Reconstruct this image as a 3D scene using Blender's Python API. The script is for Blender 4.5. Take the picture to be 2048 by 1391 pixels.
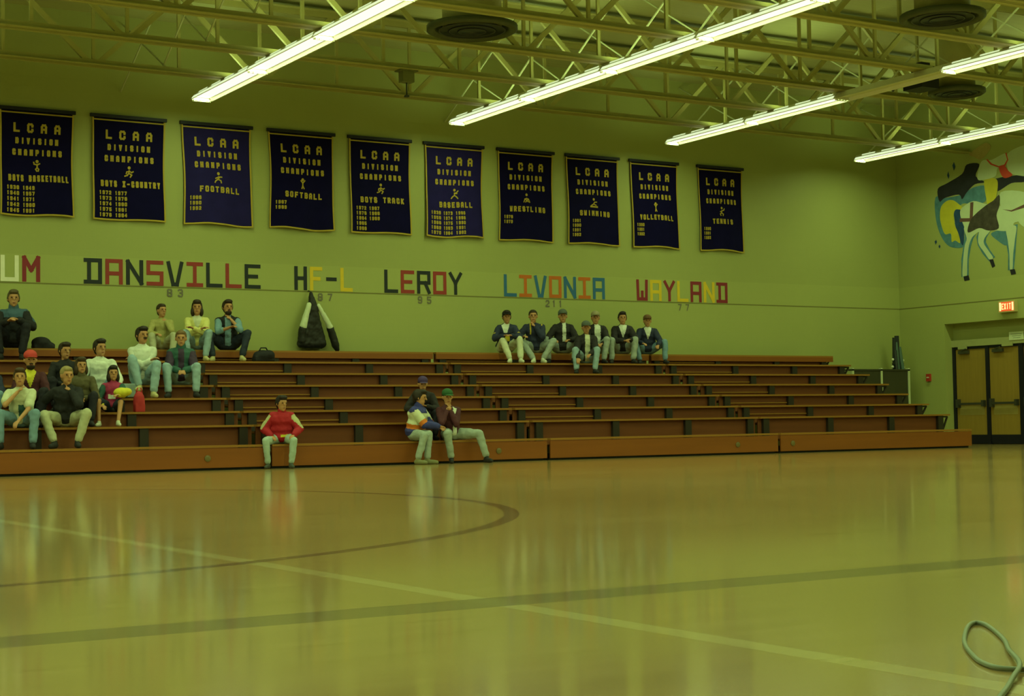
import bpy, bmesh, math, random
from mathutils import Vector, Matrix
random.seed(7)
S = bpy.context.scene
for o in list(bpy.data.objects): bpy.data.objects.remove(o)
COL = S.collection

# ------------------------------------------------------------------ camera
cam_d = bpy.data.cameras.new('camera'); cam = bpy.data.objects.new('camera', cam_d); COL.objects.link(cam)
S.camera = cam
FPX, YAW, PIT, ROL, CAMH = 3273.3, 0.543446, 0.0469965, -0.0167563, 0.57
cam_d.sensor_fit = 'HORIZONTAL'; cam_d.sensor_width = 36; cam_d.lens = FPX/2048*36
cam_d.clip_end = 200
fw = Vector((math.sin(YAW)*math.cos(PIT), math.cos(YAW)*math.cos(PIT), math.sin(PIT)))
rt = Vector((math.cos(YAW), -math.sin(YAW), 0)); up = rt.cross(fw)
r2 = rt*math.cos(ROL)+up*math.sin(ROL); u2 = up*math.cos(ROL)-rt*math.sin(ROL)
cam.matrix_world = Matrix(((r2.x,u2.x,-fw.x,0),(r2.y,u2.y,-fw.y,0),(r2.z,u2.z,-fw.z,CAMH),(0,0,0,1)))

# ------------------------------------------------------------------ world, exposure, lamp levels
w = bpy.data.worlds.new('world'); S.world = w; w.use_nodes = True
w.node_tree.nodes['Background'].inputs[0].default_value = (.6,.8,.4,1)
w.node_tree.nodes['Background'].inputs[1].default_value = .02
S.view_settings.view_transform = 'Standard'; S.view_settings.look = 'None'
S.view_settings.exposure = 0.0; S.view_settings.gamma = 1.0
S.view_settings.use_curve_mapping = False
S.cycles.use_denoising = True
S.cycles.max_bounces = 6; S.cycles.diffuse_bounces = 3; S.cycles.glossy_bounces = 3
LAMP_COL = (.71, 1.0, .38)
LAMP_W = 41.0            # per 2.44 m fixture
LAMP_SPREAD = math.radians(180)
UP_SHARE = .40         # light leaking through the top slots
TUBE = 1.02              # radiance of the tubes' diffusers
ROOM_X0, ROOM_X1, ROOM_Y0, ROOM_Y1, ROOF = -7.5, 26.24, -3.5, 26.7, 7.55

# ------------------------------------------------------------------ materials
MATS = {}
def mat(name, col, rough=.6, var=.12, scale=8.0, spec=.3, metal=0.0, bump=0.0, stretch=None):
    if name in MATS: return MATS[name]
    m = bpy.data.materials.new(name); m.use_nodes = True
    nt = m.node_tree; b = nt.nodes['Principled BSDF']
    tc = nt.nodes.new('ShaderNodeTexCoord'); n = nt.nodes.new('ShaderNodeTexNoise')
    n.inputs['Scale'].default_value = scale; n.inputs['Detail'].default_value = 4
    if stretch:
        mp = nt.nodes.new('ShaderNodeMapping'); mp.inputs['Scale'].default_value = stretch
        nt.links.new(tc.outputs['Object'], mp.inputs[0]); nt.links.new(mp.outputs[0], n.inputs['Vector'])
    else: nt.links.new(tc.outputs['Object'], n.inputs['Vector'])
    mx = nt.nodes.new('ShaderNodeMix'); mx.data_type = 'RGBA'
    mx.inputs[6].default_value = (*[c*(1-var) for c in col], 1); mx.inputs[7].default_value = (*[min(1,c*(1+var)) for c in col], 1)
    nt.links.new(n.outputs['Fac'], mx.inputs[0]); nt.links.new(mx.outputs[2], b.inputs['Base Color'])
    b.inputs['Roughness'].default_value = rough; b.inputs['Specular IOR Level'].default_value = spec
    b.inputs['Metallic'].default_value = metal
    if bump:
        bp = nt.nodes.new('ShaderNodeBump'); bp.inputs['Strength'].default_value = bump; bp.inputs['Distance'].default_value = .01
        nt.links.new(n.outputs['Fac'], bp.inputs['Height']); nt.links.new(bp.outputs[0], b.inputs['Normal'])
    MATS[name] = m; return m
def emat(name, col, strength):
    if name in MATS: return MATS[name]
    m = bpy.data.materials.new(name); m.use_nodes = True; nt = m.node_tree
    b = nt.nodes['Principled BSDF']; b.inputs['Base Color'].default_value = (*col, 1)
    b.inputs['Emission Color'].default_value = (*col, 1); b.inputs['Emission Strength'].default_value = strength
    MATS[name] = m; return m

WALL_COL = (.342, .366, .122)
def wall_mat(name, band):
    m = bpy.data.materials.new(name); m.use_nodes = True; nt = m.node_tree; N = nt.nodes; L = nt.links
    b = N['Principled BSDF']; tc = N.new('ShaderNodeTexCoord')
    n1 = N.new('ShaderNodeTexNoise'); n1.inputs['Scale'].default_value = .6; n1.inputs['Detail'].default_value = 5
    L.new(tc.outputs['Object'], n1.inputs['Vector'])
    mx = N.new('ShaderNodeMix'); mx.data_type = 'RGBA'
    mx.inputs[6].default_value = (*[c*.93 for c in WALL_COL], 1); mx.inputs[7].default_value = (*[c*1.07 for c in WALL_COL], 1)
    L.new(n1.outputs['Fac'], mx.inputs[0])
    sx = N.new('ShaderNodeSeparateXYZ'); L.new(tc.outputs['Object'], sx.inputs[0])
    # a fresher painted band between the groove and 0.47 m above it, and the paint below the groove
    g1 = N.new('ShaderNodeMath'); g1.operation = 'LESS_THAN'; g1.inputs[1].default_value = 3.47; L.new(sx.outputs[2], g1.inputs[0])
    sc = N.new('ShaderNodeMix'); sc.data_type = 'RGBA'; sc.blend_type = 'MULTIPLY'; sc.inputs[0].default_value = 1
    v = N.new('ShaderNodeMapRange'); v.inputs[3].default_value = 1.0; v.inputs[4].default_value = 1.08; L.new(g1.outputs[0], v.inputs[0])
    L.new(mx.outputs[2], sc.inputs[6]); L.new(v.outputs[0], sc.inputs[7])
    # block coursing as a faint bump
    bk = N.new('ShaderNodeTexBrick'); bk.inputs['Scale'].default_value = 1; bk.inputs['Brick Width'].default_value = .4; bk.inputs['Row Height'].default_value = .2
    bk.inputs['Mortar Size'].default_value = .006; bk.inputs['Mortar Smooth'].default_value = .5
    cmb = N.new('ShaderNodeCombineXYZ'); ad = N.new('ShaderNodeMath'); ad.operation = 'ADD'
    L.new(sx.outputs[0], ad.inputs[0]); L.new(sx.outputs[1], ad.inputs[1]); L.new(ad.outputs[0], cmb.inputs[0]); L.new(sx.outputs[2], cmb.inputs[1])
    L.new(cmb.outputs[0], bk.inputs['Vector'])
    bp = N.new('ShaderNodeBump'); bp.inputs['Strength'].default_value = .12; bp.inputs['Distance'].default_value = .004; bp.invert = True
    L.new(bk.outputs['Fac'], bp.inputs['Height']); L.new(bp.outputs[0], b.inputs['Normal'])
    L.new(sc.outputs[2], b.inputs['Base Color']); b.inputs['Roughness'].default_value = .55; b.inputs['Specular IOR Level'].default_value = .3
    return m

def floor_mat():
    m = bpy.data.materials.new('maple_court_floor'); m.use_nodes = True; nt = m.node_tree; N = nt.nodes; L = nt.links
    b = N['Principled BSDF']; tc = N.new('ShaderNodeTexCoord'); sx = N.new('ShaderNodeSeparateXYZ'); L.new(tc.outputs['Object'], sx.inputs[0])
    X, Y = sx.outputs[0], sx.outputs[1]
    def M(op, a, c=None):
        n = N.new('ShaderNodeMath'); n.operation = op
        for i, q in enumerate((a, c)):
            if q is None: continue
            if isinstance(q, (int, float)): n.inputs[i].default_value = q
            else: L.new(q, n.inputs[i])
        return n.outputs[0]
    mp = N.new('ShaderNodeMapping'); mp.inputs['Scale'].default_value = (.5, 9, 1); L.new(tc.outputs['Object'], mp.inputs[0])
    n = N.new('ShaderNodeTexNoise'); n.inputs['Scale'].default_value = 1.6; n.inputs['Detail'].default_value = 5; L.new(mp.outputs[0], n.inputs['Vector'])
    n2 = N.new('ShaderNodeTexNoise'); n2.inputs['Scale'].default_value = .35; n2.inputs['Detail'].default_value = 3; L.new(tc.outputs['Object'], n2.inputs['Vector'])
    f = M('MULTIPLY', M('ADD', n.outputs['Fac'], n2.outputs['Fac']), .5)
    cr = N.new('ShaderNodeValToRGB'); cr.color_ramp.elements[0].position = .36; cr.color_ramp.elements[1].position = .64
    cr.color_ramp.elements[0].color = (.47, .315, .112, 1); cr.color_ramp.elements[1].color = (.58, .40, .165, 1)
    L.new(f, cr.inputs[0])
    def layer(prev, fac, col):
        mx = N.new('ShaderNodeMix'); mx.data_type = 'RGBA'; L.new(fac, mx.inputs[0]); L.new(prev, mx.inputs[6]); mx.inputs[7].default_value = (*col, 1); return mx.outputs[2]
    # pale line across the court, the brown three point arc, the broad brown side line
    pale = M('MULTIPLY', M('LESS_THAN', M('ABSOLUTE', M('SUBTRACT', X, 2.685)), .045), .42)
    c = layer(cr.outputs[0], pale, (.85, .76, .40))
    dx, dy = M('SUBTRACT', X, .296), M('SUBTRACT', Y, 12.17)
    rr = M('SQRT', M('ADD', M('MULTIPLY', dx, dx), M('MULTIPLY', dy, dy)))
    arc = M('MULTIPLY', M('LESS_THAN', M('ABSOLUTE', M('SUBTRACT', rr, 6.02)), .05), .72)
    c = layer(c, arc, (.15, .065, .05))
    side = M('MULTIPLY', M('LESS_THAN', M('ABSOLUTE', M('SUBTRACT', Y, 4.59)), .125), .74)
    c = layer(c, side, (.17, .10, .075))
    L.new(c, b.inputs['Base Color'])
    rg = N.new('ShaderNodeMapRange'); rg.inputs[3].default_value = .13; rg.inputs[4].default_value = .18; L.new(f, rg.inputs[0]); L.new(rg.outputs[0], b.inputs['Roughness'])
    b.inputs['Specular IOR Level'].default_value = .5
    b.inputs['Coat Weight'].default_value = .62; b.inputs['Coat Roughness'].default_value = .085; b.inputs['Coat IOR'].default_value = 1.5
    return m

# ------------------------------------------------------------------ mesh helpers
class MB:
    def __init__(s): s.v, s.f, s.m = [], [], []
    def add(s, vs, fs, mi=0):
        k = len(s.v); s.v += [tuple(p) for p in vs]; s.f += [tuple(i+k for i in f) for f in fs]; s.m += [mi]*len(fs); return s
    def box(s, x0, x1, y0, y1, z0, z1, mi=0):
        v = [(x,y,z) for z in (z0,z1) for y in (y0,y1) for x in (x0,x1)]
        return s.add(v, [(0,2,3,1),(4,5,7,6),(0,1,5,4),(2,6,7,3),(0,4,6,2),(1,3,7,5)], mi)
    def bar(s, a, b, wd, ht=None, mi=0):
        a, b = Vector(a), Vector(b); d = (b-a).normalized(); ht = ht or wd
        q = Vector((0,0,1)) if abs(d.z) < .95 else Vector((1,0,0))
        x = d.cross(q).normalized(); y = x.cross(d).normalized()
        v = [p+x*i*wd/2+y*j*ht/2 for p in (a,b) for i,j in ((-1,-1),(1,-1),(1,1),(-1,1))]
        return s.add(v, [(3,2,1,0),(4,5,6,7)]+[(i,(i+1)%4,(i+1)%4+4,i+4) for i in range(4)], mi)
    def tube(s, pts, r, n=8, mi=0):
        pts = [Vector(p) for p in pts]; rings = []
        rs = r if isinstance(r, (list, tuple)) else [r]*len(pts)
        ref = None
        for i, p in enumerate(pts):
            d = (pts[min(i+1,len(pts)-1)]-pts[max(i-1,0)]).normalized()
            if ref is None: ref = Vector((0,0,1)) if abs(d.z) < .9 else Vector((1,0,0))
            x = d.cross(ref).normalized(); y = x.cross(d).normalized(); ref = y
            rings.append([p+(x*math.cos(t)+y*math.sin(t))*rs[i] for t in (2*math.pi*k/n for k in range(n))])
        v = [q for g in rings for q in g]; f = []
        for i in range(len(pts)-1):
            for k in range(n): f.append((i*n+k, i*n+(k+1)%n, (i+1)*n+(k+1)%n, (i+1)*n+k))
        f.append(tuple(range(n-1,-1,-1))); f.append(tuple((len(pts)-1)*n+k for k in range(n)))
        return s.add(v, f, mi)
    def lathe(s, prof, c, n=32, mi=0):
        v = [(c[0]+r*math.cos(2*math.pi*k/n), c[1]+r*math.sin(2*math.pi*k/n), c[2]+z) for r,z in prof for k in range(n)]
        f = [(i*n+k, i*n+(k+1)%n, (i+1)*n+(k+1)%n, (i+1)*n+k) for i in range(len(prof)-1) for k in range(n)]
        f += [tuple(range(n-1,-1,-1)), tuple((len(prof)-1)*n+k for k in range(n))]
        return s.add(v, f, mi)
    def ball(s, c, rad, ax=None, n=12, mi=0):
        c = Vector(c); ax = ax or (Vector((1,0,0)),Vector((0,1,0)),Vector((0,0,1)))
        if not isinstance(rad, (list, tuple)): rad = (rad,)*3
        v, f = [], []; h = n//2
        for i in range(1,h):
            a = math.pi*i/h
            for k in range(n):
                t = 2*math.pi*k/n
                v.append(c+ax[0]*rad[0]*math.sin(a)*math.cos(t)+ax[1]*rad[1]*math.sin(a)*math.sin(t)+ax[2]*rad[2]*math.cos(a))
        top, bot = len(v), len(v)+1; v += [c+ax[2]*rad[2], c-ax[2]*rad[2]]
        for i in range(h-2):
            for k in range(n): f.append((i*n+k, (i+1)*n+k, (i+1)*n+(k+1)%n, i*n+(k+1)%n))
        for k in range(n): f.append((top, k, (k+1)%n)); f.append((bot, (h-2)*n+(k+1)%n, (h-2)*n+k))
        return s.add(v, f, mi)
    def limb(s, a, ra, b, rb):
        s.ball(a, ra); s.ball(b, rb)
        if (Vector(a)-Vector(b)).length > .002: s.tube([a,b], [ra,rb], 12)
        return s
    def build(s, name, mats, parent=None, smooth=False, loc=None):
        me = bpy.data.meshes.new(name); me.from_pydata(s.v, [], s.f); me.validate()
        o = bpy.data.objects.new(name, me); COL.objects.link(o)
        for q in (mats if isinstance(mats, (list,tuple)) else [mats]): me.materials.append(q)
        if len(me.polygons) == len(s.m): me.polygons.foreach_set('material_index', s.m)
        if smooth: me.polygons.foreach_set('use_smooth', [True]*len(me.polygons))
        if loc is not None: o.location = loc
        if parent is not None: o.parent = parent
        me.update(); return o
def tag(o, label=None, cat=None, group=None, kind=None):
    if label: o['label'] = label
    if cat: o['category'] = cat
    if group: o['group'] = group
    if kind: o['kind'] = kind
    return o
def thing(name, label, cat, loc=(0,0,0), group=None):
    o = bpy.data.objects.new(name, None); COL.objects.link(o); o.location = loc; o.empty_display_size = .1
    return tag(o, label, cat, group)
def copy_tree(o, parent=None):
    c = o.copy(); COL.objects.link(c)
    if parent is not None: c.parent = parent
    for ch in o.children: copy_tree(ch, c)
    return c
PENDING = []
FOLDS = bpy.data.textures.new('cloth_folds', 'CLOUDS'); FOLDS.noise_scale = .085; FOLDS.noise_depth = 2
def remesh(mb, name, mats, parent, voxel, smooth=3, zone=None, folds=0):
    o = mb.build(name, mats, parent)
    m = o.modifiers.new('r', 'REMESH'); m.mode = 'VOXEL'; m.voxel_size = voxel; m.use_smooth_shade = True
    if smooth: q = o.modifiers.new('s', 'SMOOTH'); q.factor = .5; q.iterations = smooth
    if folds:
        q = o.modifiers.new('f', 'DISPLACE'); q.texture = FOLDS; q.strength = folds; q.mid_level = .5; q.texture_coords = 'GLOBAL'
    PENDING.append((o, zone)); return o
def bake_pending():
    dg = bpy.context.evaluated_depsgraph_get(); dg.update()
    new = [bpy.data.meshes.new_from_object(o.evaluated_get(dg)) for o, z in PENDING]
    for (o, zone), me in zip(PENDING, new):
        mats = [m for m in o.data.materials]; old = o.data
        o.modifiers.clear(); o.data = me; me.name = o.name
        me.materials.clear()
        for m in mats: me.materials.append(m)
        idx = [0]*len(me.polygons)
        if zone: idx = [zone(p.center) for p in me.polygons]
        me.polygons.foreach_set('material_index', idx)
        me.polygons.foreach_set('use_smooth', [True]*len(me.polygons)); me.update()
        bpy.data.meshes.remove(old)
    PENDING.clear()

# ------------------------------------------------------------------ the room
wm = wall_mat('cream_painted_block', True); wm2 = mat('dark_low_bounce_wall', (.16,.08,.03), .5)  # unseen left and front walls, darkened to cut bounced light
tag(MB().box(ROOM_X0,ROOM_X1+.6,ROOM_Y0,ROOM_Y1,-.2,0).build('floor', floor_mat()), kind='structure')
tag(MB().box(ROOM_X0-.2,ROOM_X1+.6,ROOM_Y1,ROOM_Y1+.2,-.2,ROOF+.2).build('wall_back', wm), kind='structure')
tag(MB().box(ROOM_X0-.2,ROOM_X0,ROOM_Y0,ROOM_Y1,-.2,ROOF+.2).build('wall_left', wm2), kind='structure')
tag(MB().box(ROOM_X0-.2,ROOM_X1+.6,ROOM_Y0-.2,ROOM_Y0,-.2,ROOF+.2).build('wall_front', wm2), kind='structure')
RY0, RY1, RZ, RD = 21.3, 25.366, 2.585, .235      # the door recess in the right wall
wr = MB()
wr.box(ROOM_X1,ROOM_X1+.6,RY1,ROOM_Y1,0,ROOF+.2).box(ROOM_X1,ROOM_X1+.6,ROOM_Y0,RY0,0,ROOF+.2).box(ROOM_X1,ROOM_X1+.6,RY0,RY1,RZ,ROOF+.2)
wr.box(ROOM_X1+RD+.02,ROOM_X1+.6,RY0,RY1,2.23,RZ).box(ROOM_X1+RD+.12,ROOM_X1+.6,RY0,RY1,0,2.23)
tag(wr.build('wall_right', wm), kind='structure')
deck = mat('painted_roof_deck', (.40,.40,.18), .6, .1, 2.0, stretch=(.3,6,1), bump=.3)
tag(MB().box(ROOM_X0,ROOM_X1+.6,ROOM_Y0,ROOM_Y1,ROOF,ROOF+.15).build('ceiling', deck), kind='structure')
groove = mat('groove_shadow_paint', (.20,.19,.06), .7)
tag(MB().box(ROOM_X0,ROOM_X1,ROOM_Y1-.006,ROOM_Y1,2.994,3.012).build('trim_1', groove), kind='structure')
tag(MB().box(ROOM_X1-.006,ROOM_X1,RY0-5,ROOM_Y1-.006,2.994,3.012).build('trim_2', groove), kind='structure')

# ------------------------------------------------------------------ doors in the right wall
door_wood = mat('varnished_door_veneer', (.30,.195,.036), .4, .15, 3, stretch=(1,8,.6))
black_paint = mat('black_door_frame_paint', (.012,.012,.02), .4, .1)
head_paint = mat('cream_door_header_paint', (.36,.37,.16), .5)
steel = mat('dull_steel', (.10,.10,.075), .35, .1, metal=.6)
DX = ROOM_X1+RD
tag(MB().box(DX-.05,DX+.02,RY0,RY1,2.085,2.23).box(DX-.07,DX-.04,24.92,25.16,2.03,2.12).box(DX-.07,DX-.04,23.66,23.94,2.04,2.12).build('trim_3', head_paint), kind='structure')
fr = MB()
for y0,y1 in ((25.29,RY1),(24.345,24.435),(23.42,23.535),(22.47,22.56),(RY0,21.64)): fr.box(DX-.03,DX+.06,y0,y1,0,2.085)
fr.box(DX-.02,DX+.05,RY0,RY1,2.03,2.085)
tag(fr.build('trim_4', black_paint), kind='structure')
for i,(y0,y1) in enumerate(((24.435,25.29),(23.535,24.345),(22.56,23.42),(21.64,22.47))):
    d = tag(MB().box(DX,DX+.045,y0+.005,y1-.005,.2,2.03).build('door_%d'%(i+1), door_wood), kind='structure')
    MB().box(DX-.006,DX,y0+.005,y1-.005,.01,.2).box(DX,DX+.045,y0+.005,y1-.005,.01,.2).build('kick_plate', black_paint, d)
    pb = MB().bar((DX-.07,y0+.06,.86),(DX-.07,y1-.06,.86),.03,.045).box(DX-.09,DX,y1-.11,y1-.04,.78,.96).box(DX-.09,DX,y0+.04,y0+.1,.8,.93)
    pb.build('panic_bar', steel, d)
    MB().box(DX-.004,DX,y0+.08,y1-.08,.62,.82).build('push_plate', mat('worn_push_plate',(.34,.27,.08),.4), d)
    MB().box(DX-.06,DX,y1-.40,y1-.12,1.93,2.0).bar((DX-.05,y1-.2,2.0),(DX-.12,y1-.4,2.03),.02).build('door_closer', steel, d)

# ------------------------------------------------------------------ block lettering
FONT = {
'A':[[(0,0),(0,.75),(.25,1),(.75,1),(1,.75),(1,0)],[(0,.4),(1,.4)]],
'B':[[(0,0),(0,1),(.75,1),(1,.87),(1,.65),(.8,.52),(1,.38),(1,.14),(.75,0),(0,0)],[(0,.52),(.8,.52)]],
'C':[[(1,.72),(1,.85),(.8,1),(.2,1),(0,.85),(0,.15),(.2,0),(.8,0),(1,.15),(1,.28)]],
'D':[[(0,0),(0,1),(.72,1),(1,.8),(1,.2),(.72,0),(0,0)]],
'E':[[(1,1),(0,1),(0,0),(1,0)],[(0,.5),(.8,.5)]],'F':[[(1,1),(0,1),(0,0)],[(0,.5),(.8,.5)]],
'G':[[(1,.75),(1,.85),(.8,1),(.2,1),(0,.85),(0,.15),(.2,0),(.8,0),(1,.15),(1,.45),(.6,.45)]],
'H':[[(0,0),(0,1)],[(1,0),(1,1)],[(0,.5),(1,.5)]],'I':[[(.5,0),(.5,1)]],
'K':[[(0,0),(0,1)],[(1,1),(.1,.45)],[(.35,.6),(1,0)]],'L':[[(0,1),(0,0),(1,0)]],
'M':[[(0,0),(0,1),(.5,.45),(1,1),(1,0)]],'N':[[(0,0),(0,1),(1,0),(1,1)]],
'O':[[(.2,0),(0,.15),(0,.85),(.2,1),(.8,1),(1,.85),(1,.15),(.8,0),(.2,0)]],
'P':[[(0,0),(0,1),(.75,1),(1,.85),(1,.6),(.75,.45),(0,.45)]],
'R':[[(0,0),(0,1),(.75,1),(1,.85),(1,.62),(.75,.48),(0,.48)],[(.5,.48),(1,0)]],
'S':[[(1,.8),(1,.87),(.8,1),(.2,1),(0,.87),(0,.65),(.2,.53),(.8,.47),(1,.35),(1,.13),(.8,0),(.2,0),(0,.13),(0,.2)]],
'T':[[(0,1),(1,1)],[(.5,1),(.5,0)]],'U':[[(0,1),(0,.15),(.2,0),(.8,0),(1,.15),(1,1)]],
'V':[[(0,1),(.5,0),(1,1)]],'W':[[(0,1),(.1,0),(.5,.6),(.9,0),(1,1)]],'X':[[(0,0),(1,1)],[(0,1),(1,0)]],
'Y':[[(0,1),(.5,.5),(1,1)],[(.5,.5),(.5,0)]],'-':[[(.1,.5),(.9,.5)]],
'0':[[(.2,0),(0,.15),(0,.85),(.2,1),(.8,1),(1,.85),(1,.15),(.8,0),(.2,0)]],'1':[[(.25,.85),(.5,1),(.5,0)]],
'2':[[(0,.8),(.2,1),(.8,1),(1,.8),(1,.6),(0,.1),(0,0),(1,0)]],'3':[[(0,.9),(.2,1),(.8,1),(1,.85),(1,.65),(.8,.52),(1,.38),(1,.15),(.8,0),(.2,0),(0,.1)],[(.4,.52),(.8,.52)]],
'4':[[(.75,0),(.75,1),(0,.35),(1,.35)]],'5':[[(1,1),(0,1),(0,.55),(.75,.55),(1,.4),(1,.15),(.8,0),(.2,0),(0,.12)]],
'6':[[(1,.88),(.8,1),(.2,1),(0,.85),(0,.15),(.2,0),(.8,0),(1,.15),(1,.4),(.8,.52),(0,.52)]],'7':[[(0,1),(1,1),(.4,0)]],
'8':[[(.2,.52),(0,.65),(0,.87),(.2,1),(.8,1),(1,.87),(1,.65),(.8,.52),(.2,.52),(0,.38),(0,.13),(.2,0),(.8,0),(1,.13),(1,.38),(.8,.52)]],
'9':[[(0,.12),(.2,0),(.8,0),(1,.15),(1,.85),(.8,1),(.2,1),(0,.85),(0,.62),(.2,.48),(1,.48)]]}
WFONT = dict(FONT)
WFONT.update({'A':[[(0,0),(0,1),(1,1),(1,0)],[(0,.42),(1,.42)]],'D':[[(-.05,1),(1,1),(1,0),(-.05,0)],[(.2,0),(.2,1)]],
'O':[[(0,0),(0,1),(1,1),(1,0),(0,0)]],'R':[[(0,0),(0,1),(1,1),(1,.48),(0,.48)],[(.62,.48),(1,0)]],
'S':[[(1,1),(0,1),(0,.5),(1,.5),(1,0),(0,0)]],'U':[[(0,1),(0,0),(1,0),(1,1)]],'I':[[(.5,0),(.5,1)],[(0,1),(1,1)],[(0,0),(1,0)]],
'W':[[(0,1),(.04,0),(.96,0),(1,1)],[(.5,0),(.5,.38)]],'V':[[(0,1),(.35,0),(.65,0),(1,1)]]})
def strokes(mb, polys, x, y, wd, ht, t, fn, mi=0):
    step = [0]
    """lay the strokes of one character in the box x..x+wd, y..y+ht; fn maps plane points to space"""
    for pl in polys:
        P = [Vector((x+t/2+px*(wd-t), y+t/2+py*(ht-t))) for px,py in pl]
        for a,b in zip(P,P[1:]):
            d = (b-a)
            if d.length < 1e-6: continue
            d = d.normalized(); n = Vector((-d.y,d.x))*t/2; e = d*t/2*.98
            q = [a-e-n, b+e-n, b+e+n, a-e+n]
            step[0] += .0005; mb.add([fn(p.x,p.y,step[0]) for p in q], [(0,1,2,3)], mi)
def write(mb, text, x0, x1, y, ht, t, fn, fill=.72, font=FONT, mi=0):
    pitch = (x1-x0)/len(text)
    wd = pitch*fill
    for i,ch in enumerate(text):
        if ch == ' ': continue
        ww = wd*(.9 if ch=='1' else 1)
        strokes(mb, font[ch], x0+i*pitch+(pitch-ww)/2, y, ww, ht, t, fn, mi)

PAINT = {'k':mat('black_letter_paint',(.015,.02,.025),.5),'r':mat('dark_red_letter_paint',(.30,.035,.03),.5),'m':mat('maroon_letter_paint',(.24,.02,.035),.5),
 'y':mat('yellow_letter_paint',(.72,.50,.03),.5),'w':mat('white_letter_paint',(.80,.78,.62),.5),'b':mat('blue_letter_paint',(.03,.13,.30),.5),'o':mat('orange_letter_paint',(.55,.13,.015),.5)}
PNAME = {'k':'black','r':'dark red','m':'maroon','y':'yellow','w':'white','b':'blue','o':'orange'}
WK = .9816
def on_wall(d): return lambda x,z,k=0: (x, ROOM_Y1-d-k, z)
for word, cols, x0, x1, lab in (
  ('UM','wm',6.665,7.31,'painted white U and maroon M at the left end of the wall lettering'),
  ('DANSVILLE','krkrkrkrk',8.05,11.22,'painted school name DANSVILLE in black and dark red letters'),
  ('HF-L','kyky',11.87,13.03,'painted name HF-L in black and yellow letters above the hanging jacket'),
  ('LEROY','krkrk',13.68,15.34,'painted school name LEROY in black and dark red letters'),
  ('LIVONIA','bobobob',16.27,18.64,'painted school name LIVONIA in blue and orange letters'),
  ('WAYLAND','mymymym',19.42,21.78,'painted school name WAYLAND in maroon and yellow letters')):
    x0 *= WK; x1 *= WK
    t = thing('wall_lettering', lab, 'lettering', ((x0+x1)/2, ROOM_Y1, 3.02), 'painted school names on the wall')
    gap = .055; wd = (x1-x0-gap*(len(word)-1))/len(word)
    for i,(ch,c) in enumerate(zip(word, cols)):
        mb = MB(); strokes(mb, WFONT[ch], x0+i*(wd+gap)-(x0+x1)/2, .0, wd, .425, .066, lambda x,z,k=0: (x, -.004-k, z))
        o = mb.build('letter', PAINT[c], t); o['label'] = '%s letter %s' % (PNAME[c], ch)
numc = mat('grey_number_paint', (.17,.15,.11), .5)
for x, s, nm in ((9.49,'83','DANSVILLE'),(12.33,'87','HF-L'),(14.38,'95','LEROY'),(17.22,'211','LIVONIA'),(20.47,'77','WAYLAND')):
    mb = MB(); x *= WK
    for i,ch in enumerate(s):
        strokes(mb, FONT[ch], x+i*(.19 if len(s)==2 else .15), 2.84, .09, .135, .025, on_wall(.004))
    tag(mb.build('wall_number', numc), 'small grey painted number under the word %s' % nm, 'number', 'small numbers under the school names')

# ------------------------------------------------------------------ championship banners
cloth_m = mat('navy_banner_cloth', (.004,.003,.035), .75, .25, 5, spec=.06)
cloth_p = mat('purple_blue_banner_cloth', (.013,.009,.085), .7, .25, 5, spec=.1)
gold = mat('gold_felt_lettering', (.43,.31,.035), .7)
rodm = mat('black_banner_rod', (.012,.012,.02), .5)
def fig(kind):
    """little athlete emblems: limbs as strokes (unit box), head as a disc"""
    base = {
     'run':[[(.5,.75),(.45,.45)],[(.45,.45),(.75,.25),(.6,0)],[(.45,.45),(.3,.2),(.05,.1)],[(.5,.7),(.75,.55),(.9,.65)],[(.5,.7),(.25,.6),(.2,.4)]],
     'ball':[[(.5,.75),(.5,.4)],[(.5,.4),(.35,.2),(.45,0)],[(.5,.4),(.65,.2),(.6,0)],[(.5,.7),(.2,.8),(.15,1)],[(.5,.7),(.75,.85)]],
     'foot':[[(.5,.72),(.45,.4)],[(.45,.4),(.2,.2),(.1,0)],[(.45,.4),(.75,.25),(.8,0)],[(.5,.7),(.85,.7)],[(.5,.65),(.2,.5)],[(.4,.6),(.6,.6)]],
     'bat':[[(.5,.7),(.5,.4)],[(.5,.4),(.25,.2),(.1,0)],[(.5,.4),(.75,.2),(.9,0)],[(.5,.68),(.75,.75),(.95,1)],[(.5,.65),(.8,.65)]],
     'wrest':[[(.1,.1),(.25,.5),(.5,.6)],[(.9,.1),(.75,.5),(.5,.6)],[(.3,.5),(.7,.15)],[(.7,.5),(.35,.1)]],
     'swim':[[(0,.1),(1,.1)],[(.1,.2),(.45,.45),(.8,.3)],[(.45,.45),(.6,.7),(.9,.75)],[(0,.02),(1,.02)]],
     'volley':[[(.5,.7),(.5,.35)],[(.5,.35),(.4,0)],[(.5,.35),(.65,0)],[(.5,.68),(.75,1)],[(.5,.68),(.3,.95)]],
     'tennis':[[(.5,.7),(.45,.4)],[(.45,.4),(.2,.2),(.3,0)],[(.45,.4),(.75,.2),(.7,0)],[(.5,.68),(.85,.8),(.95,1)],[(.5,.65),(.25,.55)]]}
    return base[kind]
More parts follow.
